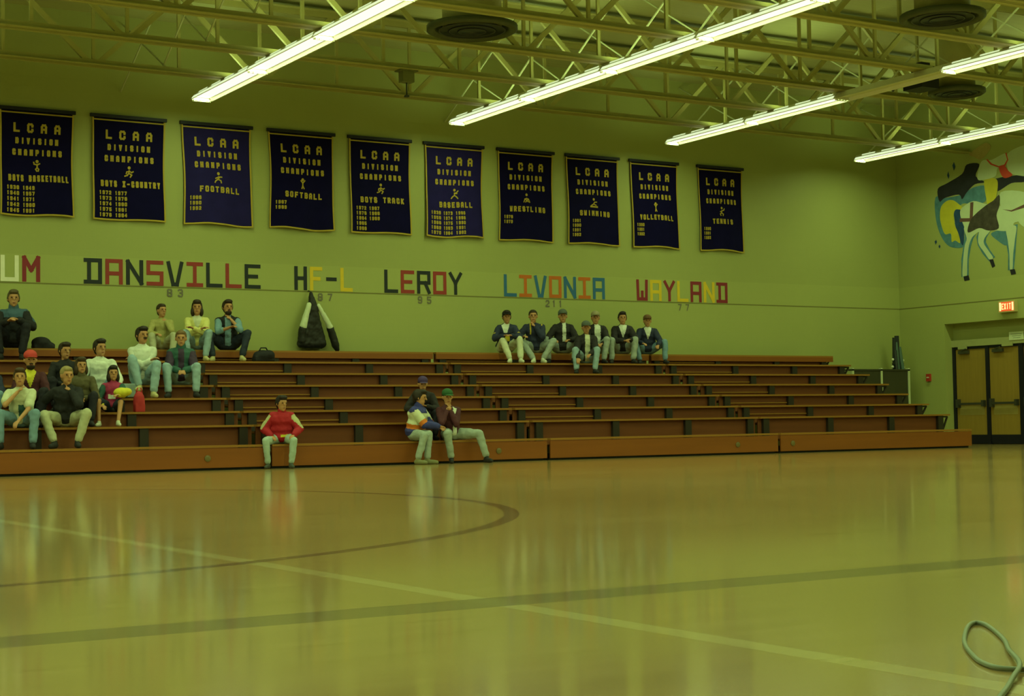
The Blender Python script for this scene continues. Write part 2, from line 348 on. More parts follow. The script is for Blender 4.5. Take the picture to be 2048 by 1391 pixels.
BAN = [
 (6.64,7.87,'BOYS BASKETBALL',['1938 1949','1940 1957','1941 1971','1942 1980','1945 1991'],'ball',0),
 (8.18,9.46,'BOYS X-COUNTRY',['1972 1977','1973 1978','1974 1980','1975 1981','1976 1984'],'run',0),
 (9.76,11.05,'FOOTBALL',['1986','1990','1992'],'foot',1),
 (11.38,12.66,'SOFTBALL',['1987','1989'],'volley',0),
 (12.97,14.24,'BOYS TRACK',['1972 1987','1978 1988','1984 1989','1985','1986'],'run',0),
 (14.55,15.82,'BASEBALL',['1939 1973 1986','1958 1974 1988','1968 1975 1990','1969 1983 1991','1970 1984 1992'],'bat',1),
 (16.16,17.43,'WRESTLING',['1978','1979'],'wrest',0),
 (17.74,19.0,'SWIMMING',['1981','1990','1991','1992'],'swim',0),
 (19.3,20.5,'VOLLEYBALL',['1990','1991','1992'],'volley',0),
 (21.03,22.22,'TENNIS',['1990','1991','1992'],'tennis',0)]
for bi,(bx0,bx1,sport,years,emb,pur) in enumerate(BAN):
    bx0 *= WK; bx1 *= WK; W = bx1-bx0; zt = .57+(5.96-.57)*WK; H = 1.80*WK; cx = (bx0+bx1)/2
    rng = random.Random(bi+3); ph, am, sw = rng.random()*6.28, rng.uniform(.35,1.0), rng.uniform(-.012,.018)
    def fn(u, v, d=0.0, W=W, H=H, ph=ph, am=am, sw=sw):
        """u 0..1 across, v 0..1 down the cloth -> banner space, folds growing downwards"""
        q = v**1.4
        x = (u-.5)*W*(1-.035*math.sin(math.pi*min(1,v*1.0))*am) + sw*W*q*1.6 + .006*math.sin(7*v+ph)
        y = -.03 - .05*am*q*(.55+.45*math.sin(2*math.pi*(1.3*u)+ph)) - .014*am*q*math.sin(2*math.pi*3.1*u+ph*2) - d
        z = -.06 - v*(H-.06) + .022*am*math.cos(2*math.pi*u+ph)*q
        return (x, y, z)
    root = thing('championship_banner', 'dark %s banner with gold lettering for %s' % ('purple-blue' if pur else 'navy', sport), 'banner', (cx, ROOM_Y1, zt), 'championship banners along the wall')
    nu, nv = 28, 36; mb = MB()
    vs = [fn(i/nu,j/nv) for j in range(nv+1) for i in range(nu+1)]
    mb.add(vs, [(j*(nu+1)+i, (j+1)*(nu+1)+i, (j+1)*(nu+1)+i+1, j*(nu+1)+i+1) for j in range(nv) for i in range(nu)])
    co = mb.build('cloth', cloth_p if pur else cloth_m, root, True)
    sm = co.modifiers.new('t','SOLIDIFY'); sm.thickness = .006; sm.offset = -1
    MB().box(-W/2-.03,W/2+.03,-.065,-.02,-.055,0).build('hanging_rod', rodm, root)
    tr = MB(); e = .022
    def strip(fa, fb, n=30):
        q = [p for k in range(n+1) for p in (fa(k/n), fb(k/n))]
        tr.add(q, [(2*k,2*k+1,2*k+3,2*k+2) for k in range(n)])
    D = .008
    strip(lambda s: fn(0,s,D), lambda s: fn(e,s,D)); strip(lambda s: fn(1-e,s,D), lambda s: fn(1,s,D))
    strip(lambda s: fn(s,1-e*.7,D), lambda s: fn(s,1,D)); strip(lambda s: fn(s,.012,D), lambda s: fn(s,.012+e*.6,D))
    tr.build('gold_border', gold, root)
    LF = lambda x,y,k=0: fn(x/W, 1-y/H, D+k)
    def row(text, u0, u1, v0, v1, fill=.58, t=.026, nm='lettering'):
        le = MB(); write(le, text, u0*W, u1*W, (1-v1)*H, (v1-v0)*H, t, LF, fill); le.build(nm, gold, root)
    row('LCAA', .13, .87, .115, .205, .46, .036); row('DIVISION', .19, .81, .255, .315); row('CHAMPIONS', .15, .86, .365, .425)
    n = len(sport); hw = min(.42, n*.034+.03)
    row(sport, .52-hw, .52+hw, .61, .672, .68, .026)
    k = 0
    for li,line in enumerate(years):
        v0 = .712+li*.054
        for ci,yr in enumerate(line.split()): row(yr, .08+ci*.215, .08+ci*.215+.175, v0, v0+.038, .74, .017, 'year_lettering')
    em = MB()
    for pl in fig(emb): strokes(em, [pl], .43*W, (1-.575)*H, .15*W, .095*H, .022, LF)
    c = [(.505*W+.026*math.cos(a), (1-.478)*H+.028*math.sin(a)) for a in (2*math.pi*q/10 for q in range(10))]
    em.add([LF(*p) for p in c], [tuple(range(10))])
    em.build('athlete_emblem', gold, root)

# ------------------------------------------------------------------ roof joists
jm = mat('olive_cream_joist_paint', (.38,.355,.125), .5, .08)
JZ0, JZ1 = 6.17, 7.46
JY = [24.55-1.86*k for k in range(8)]
ORD = ['first','second','third','fourth','fifth','sixth','seventh','eighth']
NODE0, NP = 7.42-2.73*5, 2.73
def chord(mb, y, z, flip, x0=ROOM_X0+.02, x1=ROOM_X1-.02):
    s = -1 if flip else 1
    mb.box(x0,x1,y-.02,y+.02,min(z,z+s*.011),max(z,z+s*.011))
    for sd in (-1,1):
        mb.box(x0,x1, y+(.02 if sd>0 else -.13), y+(.13 if sd>0 else -.02), min(z,z+s*.012), max(z,z+s*.012))
        mb.box(x0,x1, y+(.02 if sd>0 else -.032), y+(.032 if sd>0 else -.02), min(z,z+s*.1), max(z,z+s*.1))
for k,y in enumerate(JY):
    t = thing('roof_joist', '%s open-web steel roof joist counted from the banner wall' % ORD[k], 'roof joist', ((ROOM_X0+ROOM_X1)/2, y, JZ0), 'steel roof joists')
    ox = (ROOM_X0+ROOM_X1)/2
    b = MB(); chord(b, 0, 0, False, ROOM_X0+.02-ox, ROOM_X1-.02-ox); b.build('bottom_chord', jm, t)
    b = MB(); chord(b, 0, JZ1-JZ0, True, ROOM_X0+.02-ox, ROOM_X1-.02-ox); b.build('top_chord', jm, t)
    x = NODE0+(-.07 if k%2 else 0); 
    while x < ROOM_X1:
        for nx,kind in ((x,'n'),(x+NP/2,'m')):
            if ROOM_X0+.1 < nx < ROOM_X1-.1: MB().bar((nx-ox,0,.04),(nx-ox,0,JZ1-JZ0-.04),.04,.05).build('web_post', jm, t)
        for sd in (-1,1):
            a, c = x+sd*.07, x+sd*NP/2*.96
            if ROOM_X0+.05 < c < ROOM_X1-.05 and ROOM_X0+.05 < a < ROOM_X1-.05:
                MB().bar((a-ox,0,.05),(c-ox,0,JZ1-JZ0-.05),.05,.075).build('web_diagonal', jm, t)
        x += NP
# crossed bridging rods between neighbouring joists
brm = mat('pale_bridging_rod', (.45,.47,.27), .5)
for bi,(x,nm) in enumerate(((8.55,'leftmost line'),(14.75,'middle line'),(20.2,'right-hand line'),(25.2,'line nearest the mural wall'))):
    t = thing('bridging_rods', 'thin crossed bridging rods between roof joists, %s' % nm, 'bridging', (x, JY[0], JZ0), 'bridging rods between the joists')
    ys = [ROOM_Y1-.02]+JY
    for a,c in zip(ys,ys[1:]):
        MB().bar((-.02,a-JY[0],.1),(-.02,c-JY[0],JZ1-JZ0-.05),.022).build('rod', brm, t)
        MB().bar((.02,a-JY[0],JZ1-JZ0-.05),(.02,c-JY[0],.1),.022).build('rod', brm, t)

# ------------------------------------------------------------------ light rows
white_metal = mat('white_enamel_reflector', (.72,.72,.6), .35, .05)
tube_m = emat('lit_diffuser', (1.0,.90,.84), TUBE)
slot_m = emat('lit_upper_slot', (.75,.9,.55), .75); side_m = emat('side_flare_glow', (.82,.95,.62), .86)  # housing sides get an added glow imitating lamp flare
dead_m = mat('unlit_diffuser', (.55,.56,.36), .4, .05)
LZ, LLEN, LY1 = 6.05, 2.44, 25.78
def lamp_area(root, length, yc, power):
    L = bpy.data.lights.new('tube_light', 'AREA'); L.shape = 'RECTANGLE'; L.size = .22; L.size_y = length*.98
    L.color = LAMP_COL; L.energy = power; L.spread = LAMP_SPREAD
    o = bpy.data.objects.new('tube_light', L); COL.objects.link(o); o.parent = root; o.location = (0, yc, .044)
    U = bpy.data.lights.new('uplight_leak', 'AREA'); U.shape = 'RECTANGLE'; U.size = .16; U.size_y = length*.9; U.color = LAMP_COL; U.energy = power*UP_SHARE
    o = bpy.data.objects.new('uplight_leak', U); COL.objects.link(o); o.parent = root; o.location = (0, yc, .13); o.rotation_euler = (math.pi,0,0)
def fixture_parts(root, length, lit):
    h = length/2-.006; b = MB()
    # trough: sloping sides, flat back, end plates
    prof = [(-.195,0),(-.19,.005),(-.10,.12),(.10,.12),(.19,.005),(.195,0),(.18,0),(.09,.105),(-.09,.105),(-.18,0)]
    n = len(prof); v = [(x,s*h,z) for s in (-1,1) for x,z in prof]
    b.add(v, [(i,(i+1)%n,(i+1)%n+n,i+n) for i in range(n)]+[tuple(range(n)), tuple(range(2*n-1,n-1,-1))])
    for s in (-1,1): b.box(-.17,.17,s*h-.004,s*h+.004,.0,.02).add([(-.165,s*h,.0),(.165,s*h,.0),(.09,s*h,.11),(-.09,s*h,.11)],[(0,1,2,3)])
    b.build('reflector_housing', white_metal, root)
    MB().box(-.128,.128,-h+.012,h-.012,.048,.056).build('diffuser', tube_m if lit else dead_m, root)
    e = MB()
    for s in (-1,1):
        for q in range(5): e.box(-.14+q*.066,-.132+q*.066,s*h-.03*(s>0),s*h+.03*(s<0),-.016,.004)
        e.box(-.16,.16,s*h-.004,s*h+.004,-.02,-.01)
    e.build('louver_end', white_metal, root)
    if lit:
        q, g = MB(), MB(); P = lambda sd,y,f: (sd*(.19-.09*f+.004), y, .005+.115*f+.003)
        for sd in (-1,1):
            g.add([P(sd,-h+.03,.06),P(sd,h-.03,.06),P(sd,h-.03,.50),P(sd,-h+.03,.50)], [(0,1,2,3)])
            n = max(1, round(4*length/LLEN))
            for k in range(n):
                y0 = -h+.1+k*(2*h-.1)/n; y1 = y0+(2*h-.2)/n*.7
                q.add([P(sd,y0,.72),P(sd,y1,.72),P(sd,y1,.95),P(sd,y0,.95)], [(0,1,2,3)])
        g.build('side_glow', side_m, root); q.build('light_slot', slot_m, root)
    MB().bar((0,-h+.3,.115),(0,-h+.3,.16),.02).bar((0,h-.3,.115),(0,h-.3,.16),.02).build('hanger', steel, root)
ROWS = [(-4.95,None),(.0,None),(4.8,None),(9.61,'leftmost'),(14.48,'second'),(19.34,'third'),(24.3,'rightmost')]
proto = {}
for x,nm in ROWS:
    if nm:
        for k in range(5):
            lit = not (nm == 'third' and k == 2)
            yc = LY1-LLEN*(k+.5)
            lab = '%s fluorescent strip light from the banner wall in the %s light row' % (('%s lit'%ORD[k]) if lit else 'dark unlit', nm)
            if lit in proto:
                root = copy_tree(proto[lit]); root.location = (x,yc,LZ)
                tag(root, lab)
            else:
                root = thing('fluorescent_fixture', lab, 'strip light', (x,yc,LZ), 'fluorescent strip lights'); fixture_parts(root, LLEN, lit); proto[lit] = root
                if lit: lamp_area(root, LLEN, 0, LAMP_W)
        y1 = LY1-LLEN*5
    else: y1 = LY1
    n = 10 if nm is None else 5
    root = thing('light_row', 'continuous fluorescent light row, %s' % ('near half of the %s row'%nm if nm else 'left of the banners, row at %s'%{-4.95:'the far left',.0:'the middle left',4.8:'the first banner'}[x]), 'strip light', (x,y1-LLEN*n/2,LZ), 'fluorescent light rows behind the camera')
    fixture_parts(root, LLEN*n, True); lamp_area(root, LLEN*n, 0, LAMP_W*n)

# ------------------------------------------------------------------ ceiling equipment
dark_vent = mat('dark_grey_vent', (.035,.04,.035), .5)
vent_rim = mat('olive_vent_rim', (.055,.065,.03), .5)
for (x,y,r,lab) in ((11.45,19.9,.6,'large round ceiling air diffuser left of the second light row'),(17.0,16.3,.55,'round dark ceiling air diffuser high between the second and third light rows'),(21.15,20.0,.45,'round dark ceiling air diffuser hanging beyond the unlit strip light')):
    t = thing('air_diffuser', lab, 'air vent', (x,y,6.16), 'round ceiling air diffusers')
    MB().lathe([(r*1.08,.06),(r*1.08,.0),(r*.98,-.03),(r*.86,.02),(r*.86,.08)],(0,0,0)).build('rim', vent_rim, t, True)
    for q in (.8,.56,.34): MB().lathe([(r*q,.0),(r*q-.012,-.005),(r*q*.74,.07),(r*q*.74+.012,.075)],(0,0,-.03*(1-q))).build('cone_ring', dark_vent, t, True)
    MB().lathe([(r*.7,.05),(r*.7,1.35)],(0,0,0)).build('duct_neck', jm, t, True)
t = thing('ceiling_heater', 'black ceiling unit with a stub pipe in front of the right ceiling diffuser', 'ceiling unit', (20.25,19.95,6.08))
MB().box(-.2,.2,-.22,.22,.05,.28).box(-.1,.1,-.12,.12,.28,.5).build('casing', mat('black_unit',(.012,.012,.016),.5), t)
MB().tube([(-.2,0,.14),(-.5,.1,.1),(-.56,.1,.0)],.025).build('stub_pipe', dark_vent, t)
t = thing('junction_box', 'small grey box with a pull rod hanging from a roof joist', 'junction box', (11.85,22.69,5.98))
MB().box(-.1,.1,-.08,.08,.0,.17).build('box', mat('olive_grey_box',(.15,.16,.06),.5), t); MB().bar((0,0,0),(0,0,-.2),.018).box(-.03,.03,-.03,.03,-.23,-.2).build('rod', dark_vent, t)
MB().box(-.16,.16,-.1,.1,.17,.195).build('mounting_plate', mat('olive_grey_box',(.15,.16,.06),.5), t)

# ------------------------------------------------------------------ bleachers
plank = mat('varnished_orange_bench_wood', (.31,.145,.026), .4, .16, 2.2, stretch=(.35,6,6))
front = mat('varnished_orange_front_board', (.25,.08,.015), .4, .2, 1.6, stretch=(.3,4,4))
riser_m = mat('red_brown_riser_board', (.17,.052,.016), .55, .3, 1.5, stretch=(.4,3,9))
bracket_m = mat('dark_bracket_steel', (.03,.024,.018), .5)
kick_m = mat('black_rubber_kick_strip', (.012,.012,.012), .6)
RDY = .54
RZN = {1:.35,2:.64,3:.85,4:1.06,5:1.27,6:1.48,7:1.69,8:1.90}
def RYN(n): return 22.05+RDY*(n-1)
def bleacher(x0, x1, lab, last):
    t = thing('bleacher_section', lab, 'bleachers', (x0, 22.05, 0), 'wooden bleacher sections')
    W = x1-x0
    def B(name, m, *args):
        a = list(args); a[2] -= 22.05; a[3] -= 22.05; return MB().box(*a).build(name, m, t)
    e = .012; xr = W-(.05 if last else e)
    B('front_panel', front, e, xr, 22.06, 22.09, .035, .31)
    B('kick_strip', kick_m, e, xr-.05, 22.10, 22.13, .0, .035)
    bx = [.16]; 
    while bx[-1]+1.52 < W-.4: bx.append(bx[-1]+1.515)
    bx.append(W-.16 if not last else W-.28)
    for n in range(1,9):
        y, z = RYN(n), RZN[n]
        B('seat_plank', plank, e, xr, y, y+.29, z-.03, z)
        if n == 8:
            B('face_board', front, e, xr, y+.0, y+.03, z-.125, z-.03)
            B('rear_deck', riser_m, e, xr, y+.29, y+.5, z-.25, z-.2)
        if n > 1:
            zb = RZN[n-1]
            B('riser', riser_m, e, xr-.12*last, y+.085, y+.105, zb-.14, z-.03)
            B('footboard', plank, e, xr-.1*last, y-.24, y+.08, zb-.13, zb-.10)
            if n > 2: B('riser_highlight_strip', plank, bx[0]+.07, bx[1]-.07, y+.06, y+.086, zb+.045, zb+.065)  # added pale ledge, makes the bright highlight strip on the riser
            for i,q in enumerate(bx):
                B('bracket', bracket_m, q-.065, q+.065, y+.02, y+.082, zb-.10, z-.03)
            if last:
                mb = MB(); q = W-.07
                mb.bar((W-.2,y-22.05+.06,z-.05),(q,y-22.05+.06,z-.05),.03).bar((q,y-22.05+.06,z-.05),(W-.19,y-22.05+.06,zb+.0),.028).bar((W-.2,y-22.05+.06,z-.05),(W-.2,y-22.05+.06,zb),.03)
                mb.build('end_strut', bracket_m, t)
    for q in (W*.85-.2,) if not last else (.28,):
        mb = MB(); mb.lathe([(.045,0),(.045,.012),(.02,.02)],(0,0,0),16)
        o = mb.build('access_plate', mat('dull_green_plate',(.16,.13,.05),.45), t); o.rotation_euler = (math.pi/2,0,0); o.location = (q, .008, .17)
    # the steel frame under the boards
    mb = MB()
    for q in bx: 
        mb.bar((q,.3,.03),(q,RDY*7+.3,.03),.05); 
        for n in range(2,9): mb.bar((q,RDY*(n-1)+.2,.0),(q,RDY*(n-1)+.2,RZN[n-1]-.14),.045)
    mb.build('under_frame', bracket_m, t)
    return t
SEC = [(4.35,9.20),(9.24,13.96),(14.0,18.72),(18.76,23.5)]
for i,(a,b) in enumerate(SEC):
    bleacher(a, b, ['bleacher section at the left under most of the spectators','bleacher section with the child in the red jacket on its front bench','empty-fronted bleacher section below the row of boys in dark jackets','bleacher section nearest the doors with open stepped ends'][i], i==3)

# ------------------------------------------------------------------ wall things
sign_red = emat('lit_exit_red', (1.0,.13,.04), .42); sign_pale = emat('lit_exit_cream', (1.0,.82,.38), .95)
t = thing('exit_sign', 'small lit red and cream EXIT sign above the doors', 'exit sign', (ROOM_X1, 23.545, 2.84))
MB().box(-.09,0,-.215,.215,-.115,.115).build('case', mat('cream_sign_case',(.6,.5,.2),.5), t)
MB().box(-.094,-.09,-.195,.195,-.095,.095).build('face', sign_red, t)
le = MB()
def ef(u,z,k=0): return (-.097-k, -u, z)
for i,ch in enumerate('EXIT'): strokes(le, FONT[ch], -.125+i*.065, -.06, .052, .125, .017, ef)
le.build('lettering', sign_pale, t)
mb = MB()
for s in (-1,1): mb.box(-.097,-.094,s*.165-.022,s*.165+.022,-.085,.085)
mb.build('side_panel', sign_pale, t)
t = thing('wall_sign', 'small pale notice on the door header', 'sign', (DX-.05, 23.55, 2.24))
MB().box(-.012,0,-.19,.19,-.085,.085).build('board', mat('pale_notice',(.62,.68,.45),.6), t)
mb = MB()
for k in range(3): mb.box(-.014,-.012,-.15+.02*k,.14-.03*k,.035-.04*k,.045-.04*k)
mb.build('print', mat('grey_notice_print',(.25,.3,.2),.6), t)
t = thing('fire_alarm_pull', 'small red fire alarm pull box beside the door recess', 'fire alarm', (ROOM_X1, 25.85, 1.45))
MB().box(-.05,0,-.055,.055,-.08,.08).build('box', mat('alarm_red',(.45,.04,.025),.4), t); MB().box(-.058,-.05,-.035,.035,-.01,.015).build('handle', mat('alarm_white',(.7,.6,.5),.4), t)

MURAL = {
 'halo': [(25.52,5.35),(25.24,5.31),(24.75,5.32),(24.42,5.43),(24.06,5.4),(24.11,5.09),(24.47,5.08),(24.75,5.12),(24.96,4.95),(25.0,4.76),(24.77,4.6),(24.72,4.33),(24.79,4.19),(25.15,4.25),(25.38,4.49),(25.52,4.87)],
 'deep': [(24.98,5.0),(24.77,5.0),(24.8,4.83),(24.72,4.65),(24.76,4.23),(24.91,4.49),(24.98,4.8)],
 'cape': [(25.44,5.53),(25.16,5.62),(24.73,5.76),(24.59,5.94),(24.24,5.9),(24.35,5.66),(24.11,5.5),(24.38,5.49),(24.61,5.35),(24.75,5.22),(24.84,5.33),(25.24,5.31),(25.4,5.25)],
 'tail': [(25.35,5.14),(25.18,5.24),(25.01,5.23),(24.85,5.13),(24.71,5.01),(24.79,5.0),(24.94,5.02),(25.0,4.91),(24.97,4.68),(24.88,4.49),(24.84,4.29),(24.98,4.36),(25.08,4.34),(25.1,4.52),(25.27,4.53),(25.37,4.75),(25.4,4.95)],
 'body': [(24.71,5.06),(24.43,5.14),(24.08,5.03),(23.71,4.95),(23.41,4.81),(22.97,5.09),(22.64,5.28),(22.52,5.31),(22.49,5.17),(22.31,4.94),(22.37,4.85),(22.56,4.95),(22.81,4.79),(22.94,4.56),(23.33,4.56),(23.4,4.43),(23.61,4.41),(23.86,4.45),(24.23,4.47),(24.49,4.45),(24.63,4.46),(24.71,4.62),(24.8,4.83),(24.81,4.98)],
 'hind': [(24.71,4.62),(24.33,4.5),(24.49,4.38),(24.59,4.22),(24.65,3.92),(24.68,3.56),(24.8,3.57),(24.77,3.93),(24.71,4.23),(24.65,4.37)],
 'hind2': [(24.26,4.5),(24.0,4.47),(24.14,4.34),(24.18,4.22),(24.05,4.04),(23.94,3.89),(24.03,3.85),(24.18,4.03),(24.32,4.21),(24.33,4.36)],
 'front': [(23.56,4.47),(23.3,4.48),(23.34,4.21),(23.4,3.91),(23.43,3.6),(23.5,3.6),(23.5,3.92),(23.53,4.2)],
 'front2': [(23.23,4.57),(22.94,4.59),(22.67,4.42),(22.72,4.12),(22.81,4.13),(22.83,4.37),(23.06,4.42)],
 'hoof': [(24.78,3.57),(24.63,3.58),(24.6,3.48),(24.75,3.47)],
 'hoof2': [(24.05,3.86),(23.94,3.86),(23.89,3.71),(23.97,3.68)],
 'hoof3': [(23.5,3.6),(23.37,3.6),(23.34,3.5),(23.47,3.49)],
 'hoofhalo': [(24.91,3.68),(24.79,3.8),(24.74,4.23),(24.8,3.87),(24.83,3.52),(24.92,3.51)],
 'hh2': [(24.65,3.51),(24.65,3.86),(24.56,4.19),(24.61,3.73),(24.33,3.49)],
 'hh3': [(23.54,4.03),(23.5,3.55),(23.34,3.47),(23.6,3.49)],
 'hh4': [(24.11,3.86),(24.31,4.16),(24.27,4.18),(24.03,3.87),(23.87,3.69),(24.07,3.7)],
 'blanket': [(24.61,4.49),(24.54,4.73),(24.38,4.86),(24.08,5.01),(23.89,5.08),(23.72,5.18),(23.72,4.96),(23.81,4.76),(23.76,4.49),(24.04,4.47),(24.29,4.55)],
 'strap': [(24.52,5.12),(24.43,5.12),(24.47,4.71),(24.84,4.74),(24.83,4.82),(24.55,4.79)],
 'leg': [(24.11,5.55),(23.81,5.53),(23.75,5.39),(23.83,5.1),(24.02,5.0),(24.07,5.13)],
 'torso': [(24.29,5.7),(24.17,5.95),(23.89,5.94),(23.54,6.02),(23.46,5.92),(23.55,5.76),(23.74,5.74),(23.81,5.58),(24.12,5.55),(24.28,5.57)],
 'hand': [(24.51,6.15),(24.26,6.26),(24.03,6.32),(23.91,6.2),(24.17,5.99),(24.39,6.08)],
 'flag': [(23.46,6.01),(23.02,6.11),(22.76,6.02),(22.72,5.47),(23.35,5.56),(23.49,5.75)],
 'red': [(23.71,5.76),(23.55,5.76),(23.46,5.65),(23.35,5.54),(23.59,5.52)],
 'ring': [(24.04,5.96),(23.93,5.84),(23.71,5.75),(23.53,5.76),(23.45,5.87),(23.49,6.03),(23.52,6.02),(23.48,5.88),(23.56,5.79),(23.71,5.78),(23.89,5.86),(24.01,5.97)],
 'band': [(23.81,5.53),(23.05,5.51),(22.81,5.45),(23.05,5.36),(23.39,5.38),(23.76,5.26),(23.82,5.39)],
 'cloth': [(23.68,5.23),(23.06,5.15),(23.01,4.91),(23.46,4.82),(23.66,4.87)],
 'strap2': [(23.65,4.87),(23.41,4.82),(23.07,4.9),(22.98,4.88),(23.07,4.83),(23.41,4.79)],
 'belly': [(23.98,4.4),(23.67,4.44),(23.54,4.35),(23.57,4.11),(23.8,4.23)],
 'd1': [(25.0,5.98),(24.95,6.05),(24.91,5.94),(24.96,5.86)],
 'd2': [(25.16,5.79),(25.12,5.87),(25.09,5.77),(25.12,5.7)],
 'd3': [(25.58,4.4),(25.53,4.43),(25.51,4.38),(25.55,4.33)],
 'd4': [(25.47,4.28),(25.44,4.32),(25.41,4.28),(25.44,4.23)],
}
PM = {'blue':mat('mural_pale_blue',(.075,.19,.25),.7,.5,7),'deep':mat('mural_deep_blue',(.015,.05,.13),.7,.6,6),'black':mat('mural_black',(.016,.016,.025),.7,.5,6),'yellow':mat('mural_yellow',(.50,.44,.03),.7,.2,5),
 'white':mat('mural_white',(.48,.55,.35),.7,.12,4),'brown':mat('mural_brown',(.05,.04,.03),.7,.8,9),'tan':mat('mural_tan',(.38,.30,.11),.7,.3,7),'red':mat('mural_red',(.55,.06,.03),.7,.2,5),'plum':mat('mural_plum',(.13,.06,.05),.7,.3,5)}
t = thing('wall_mural', 'painted wall mural of a white horse with a rider and blue shading', 'mural', (ROOM_X1, 24.8, 3.4))
for i,(nm,keys,c) in enumerate((('blue_shading',('halo','belly'),'blue'),('deep_blue_shading',('deep','d1','d2','d3','d4'),'deep'),('black_cape',('cape','band'),'black'),('yellow_tail',('tail',),'yellow'),('white_flag',('flag',),'white'),
   ('horse_body',('body','hind','hind2','front','front2','cloth'),'white'),('hoof',('hoof','hoof2','hoof3'),'black'),('harness_strap',('strap','strap2'),'plum'),('rider_leg',('leg',),'yellow'),('saddle_blanket',('blanket',),'brown'),('rider_torso',('torso',),'white'),('rider_hand',('hand',),'tan'),('red_scarf',('red','ring'),'red'))):
    mb = MB()
    for q,k in enumerate(keys):
        pl = [Vector(p) for p in MURAL[k]]; n = len(pl)
        if k not in ('hoof','hoof2','hoof3','strap','strap2','d1','d2','d3','d4','ring'):
            out = []
            for j in range(n):
                p0,p1,p2,p3 = pl[j-1],pl[j],pl[(j+1)%n],pl[(j+2)%n]
                for u in (0,.25,.5,.75): out.append(.5*((2*p1)+(p2-p0)*u+(2*p0-5*p1+4*p2-p3)*u*u+(3*p1-p0-3*p2+p3)*u**3))
            pl = out
        mb.add([(-.004-.0005*i-.00005*q, p.x-24.8, p.y-3.4) for p in pl], [tuple(range(len(pl)))])
    if nm == 'blue_shading':
        for q,k in enumerate(('hind','hind2','front')):
            pl = [Vector(p) for p in MURAL[k]]; ar = sum(a.x*b.y-b.x*a.y for a,b in zip(pl,pl[1:]+pl[:1])); sg = 1 if ar > 0 else -1; out = []
            for j in range(len(pl)):
                d = (pl[(j+1)%len(pl)]-pl[j-1]).normalized(); out.append(pl[j]+Vector((d.y,-d.x))*sg*(.035+.02*(j%2)))
            mb.add([(-.0038-.00005*q, p.x-24.8, p.y-3.4) for p in out], [tuple(range(len(out)))])
    mb.build(nm, PM[c], t)

# rack of dark panels with pale posts behind the end of the bleachers, and the bundle of stands on it
t = thing('panel_rack', 'low dark panel rack with pale posts between the bleachers and the corner', 'rack', (24.95,26.0,0))
mb = MB().box(-.8,-.02,-.02,.02,.12,1.60).box(.04,.77,-.02,.02,.12,1.60); mb.build('panel', mat('dark_olive_panel',(.05,.05,.025),.5,.25,2), t)
for x in (-.82,.0,.80): MB().box(x-.025,x+.025,-.035,.035,.06,1.66).build('post', mat('pale_green_post',(.55,.60,.36),.45), t)
MB().box(-.85,.83,-.035,.035,1.60,1.635).build('top_rail', mat('dark_olive_panel',(.05,.05,.025),.5,.25,2), t)
mb = MB()
for x in (-.82,.80): mb.box(x-.04,x+.04,-.3,.3,0,.06)
mb.build('foot', bracket_m, t)
MB().box(-.85,.83,.035,.45,1.615,1.635).build('shelf', mat('dark_olive_panel',(.05,.05,.025),.5,.25,2), t)
t = thing('folded_stands', 'upright bundle of dark folded stands on top of the panel rack', 'folded stands', (25.66,26.2,1.635))
for k,(x,tx,r,h,c) in enumerate(((-.06,-.06,.045,.70,'d'),(.03,.0,.05,.74,'d'),(.0,-.03,.035,.60,'g'),(.10,.05,.04,.5,'g'),(-.11,-.08,.03,.42,'d'))):
    MB().tube([(x,-.03*k+.05,0),(tx,-.01*k+.03,h)],r,10).build('stand_pole', mat('dark_stand',(.025,.03,.03),.4) if c=='d' else mat('teal_grey_stand',(.09,.15,.12),.4), t)
for x,z in ((-.15,.22),(.15,.2),(-.16,.06),(.16,.05)): MB().ball((x,0,z),.03).build('white_end_cap', mat('white_cap',(.7,.72,.55),.4), t)
MB().box(-.15,.15,-.03,.03,.11,.14).build('strap', mat('dark_stand',(.025,.03,.03),.4), t)

# jacket hanging on the wall under HF-L
t = thing('hanging_jacket', 'black jacket with white shoulder panels hanging by its hood under HF-L', 'jacket', (12.0, ROOM_Y1-.13, 1.98))
bk = mat('black_jacket_nylon',(.016,.015,.014),.5); wh = mat('white_jacket_panel',(.62,.68,.48),.5)
mb = MB()
mb.limb((-.08,.02,.98),.035,(-.06,.0,.8),.075).limb((-.06,0,.8),.075,(-.05,0,.68),.10)
for x in (-.28,-.17,-.06,.04,.11): mb.limb((-.05,0,.66),.09,(x,0,.085),.085)
mb.limb((-.28,0,.085),.085,(.11,0,.085),.085)
remesh(mb, 'jacket_body', bk, t, .016, 4, None, .03)
for s,pts,r0,r1 in ((-1,[(-.15,-.05,.77),(-.265,-.05,.39)],.045,.068),(1,[(.03,-.05,.76),(.25,-.05,.39)],.034,.058)):
    mb = MB().limb(pts[0],r0,pts[1],r1); remesh(mb, 'white_shoulder_panel', wh, t, .012, 3, None, .02)
mb = MB().limb((-.275,-.04,.35),.07,(-.285,-.02,.12),.075); remesh(mb, 'sleeve', bk, t, .014, 3, None, .02)
mb = MB().limb((.265,-.03,.35),.07,(.37,-.02,.06),.072).limb((.37,-.02,.06),.072,(.395,-.02,-.01),.05); remesh(mb, 'sleeve', bk, t, .014, 3, None, .02)
MB().tube([(-.085,.02,1.0),(-.085,.10,1.03),(-.085,.13,1.03)],.012).build('hook', steel, t)

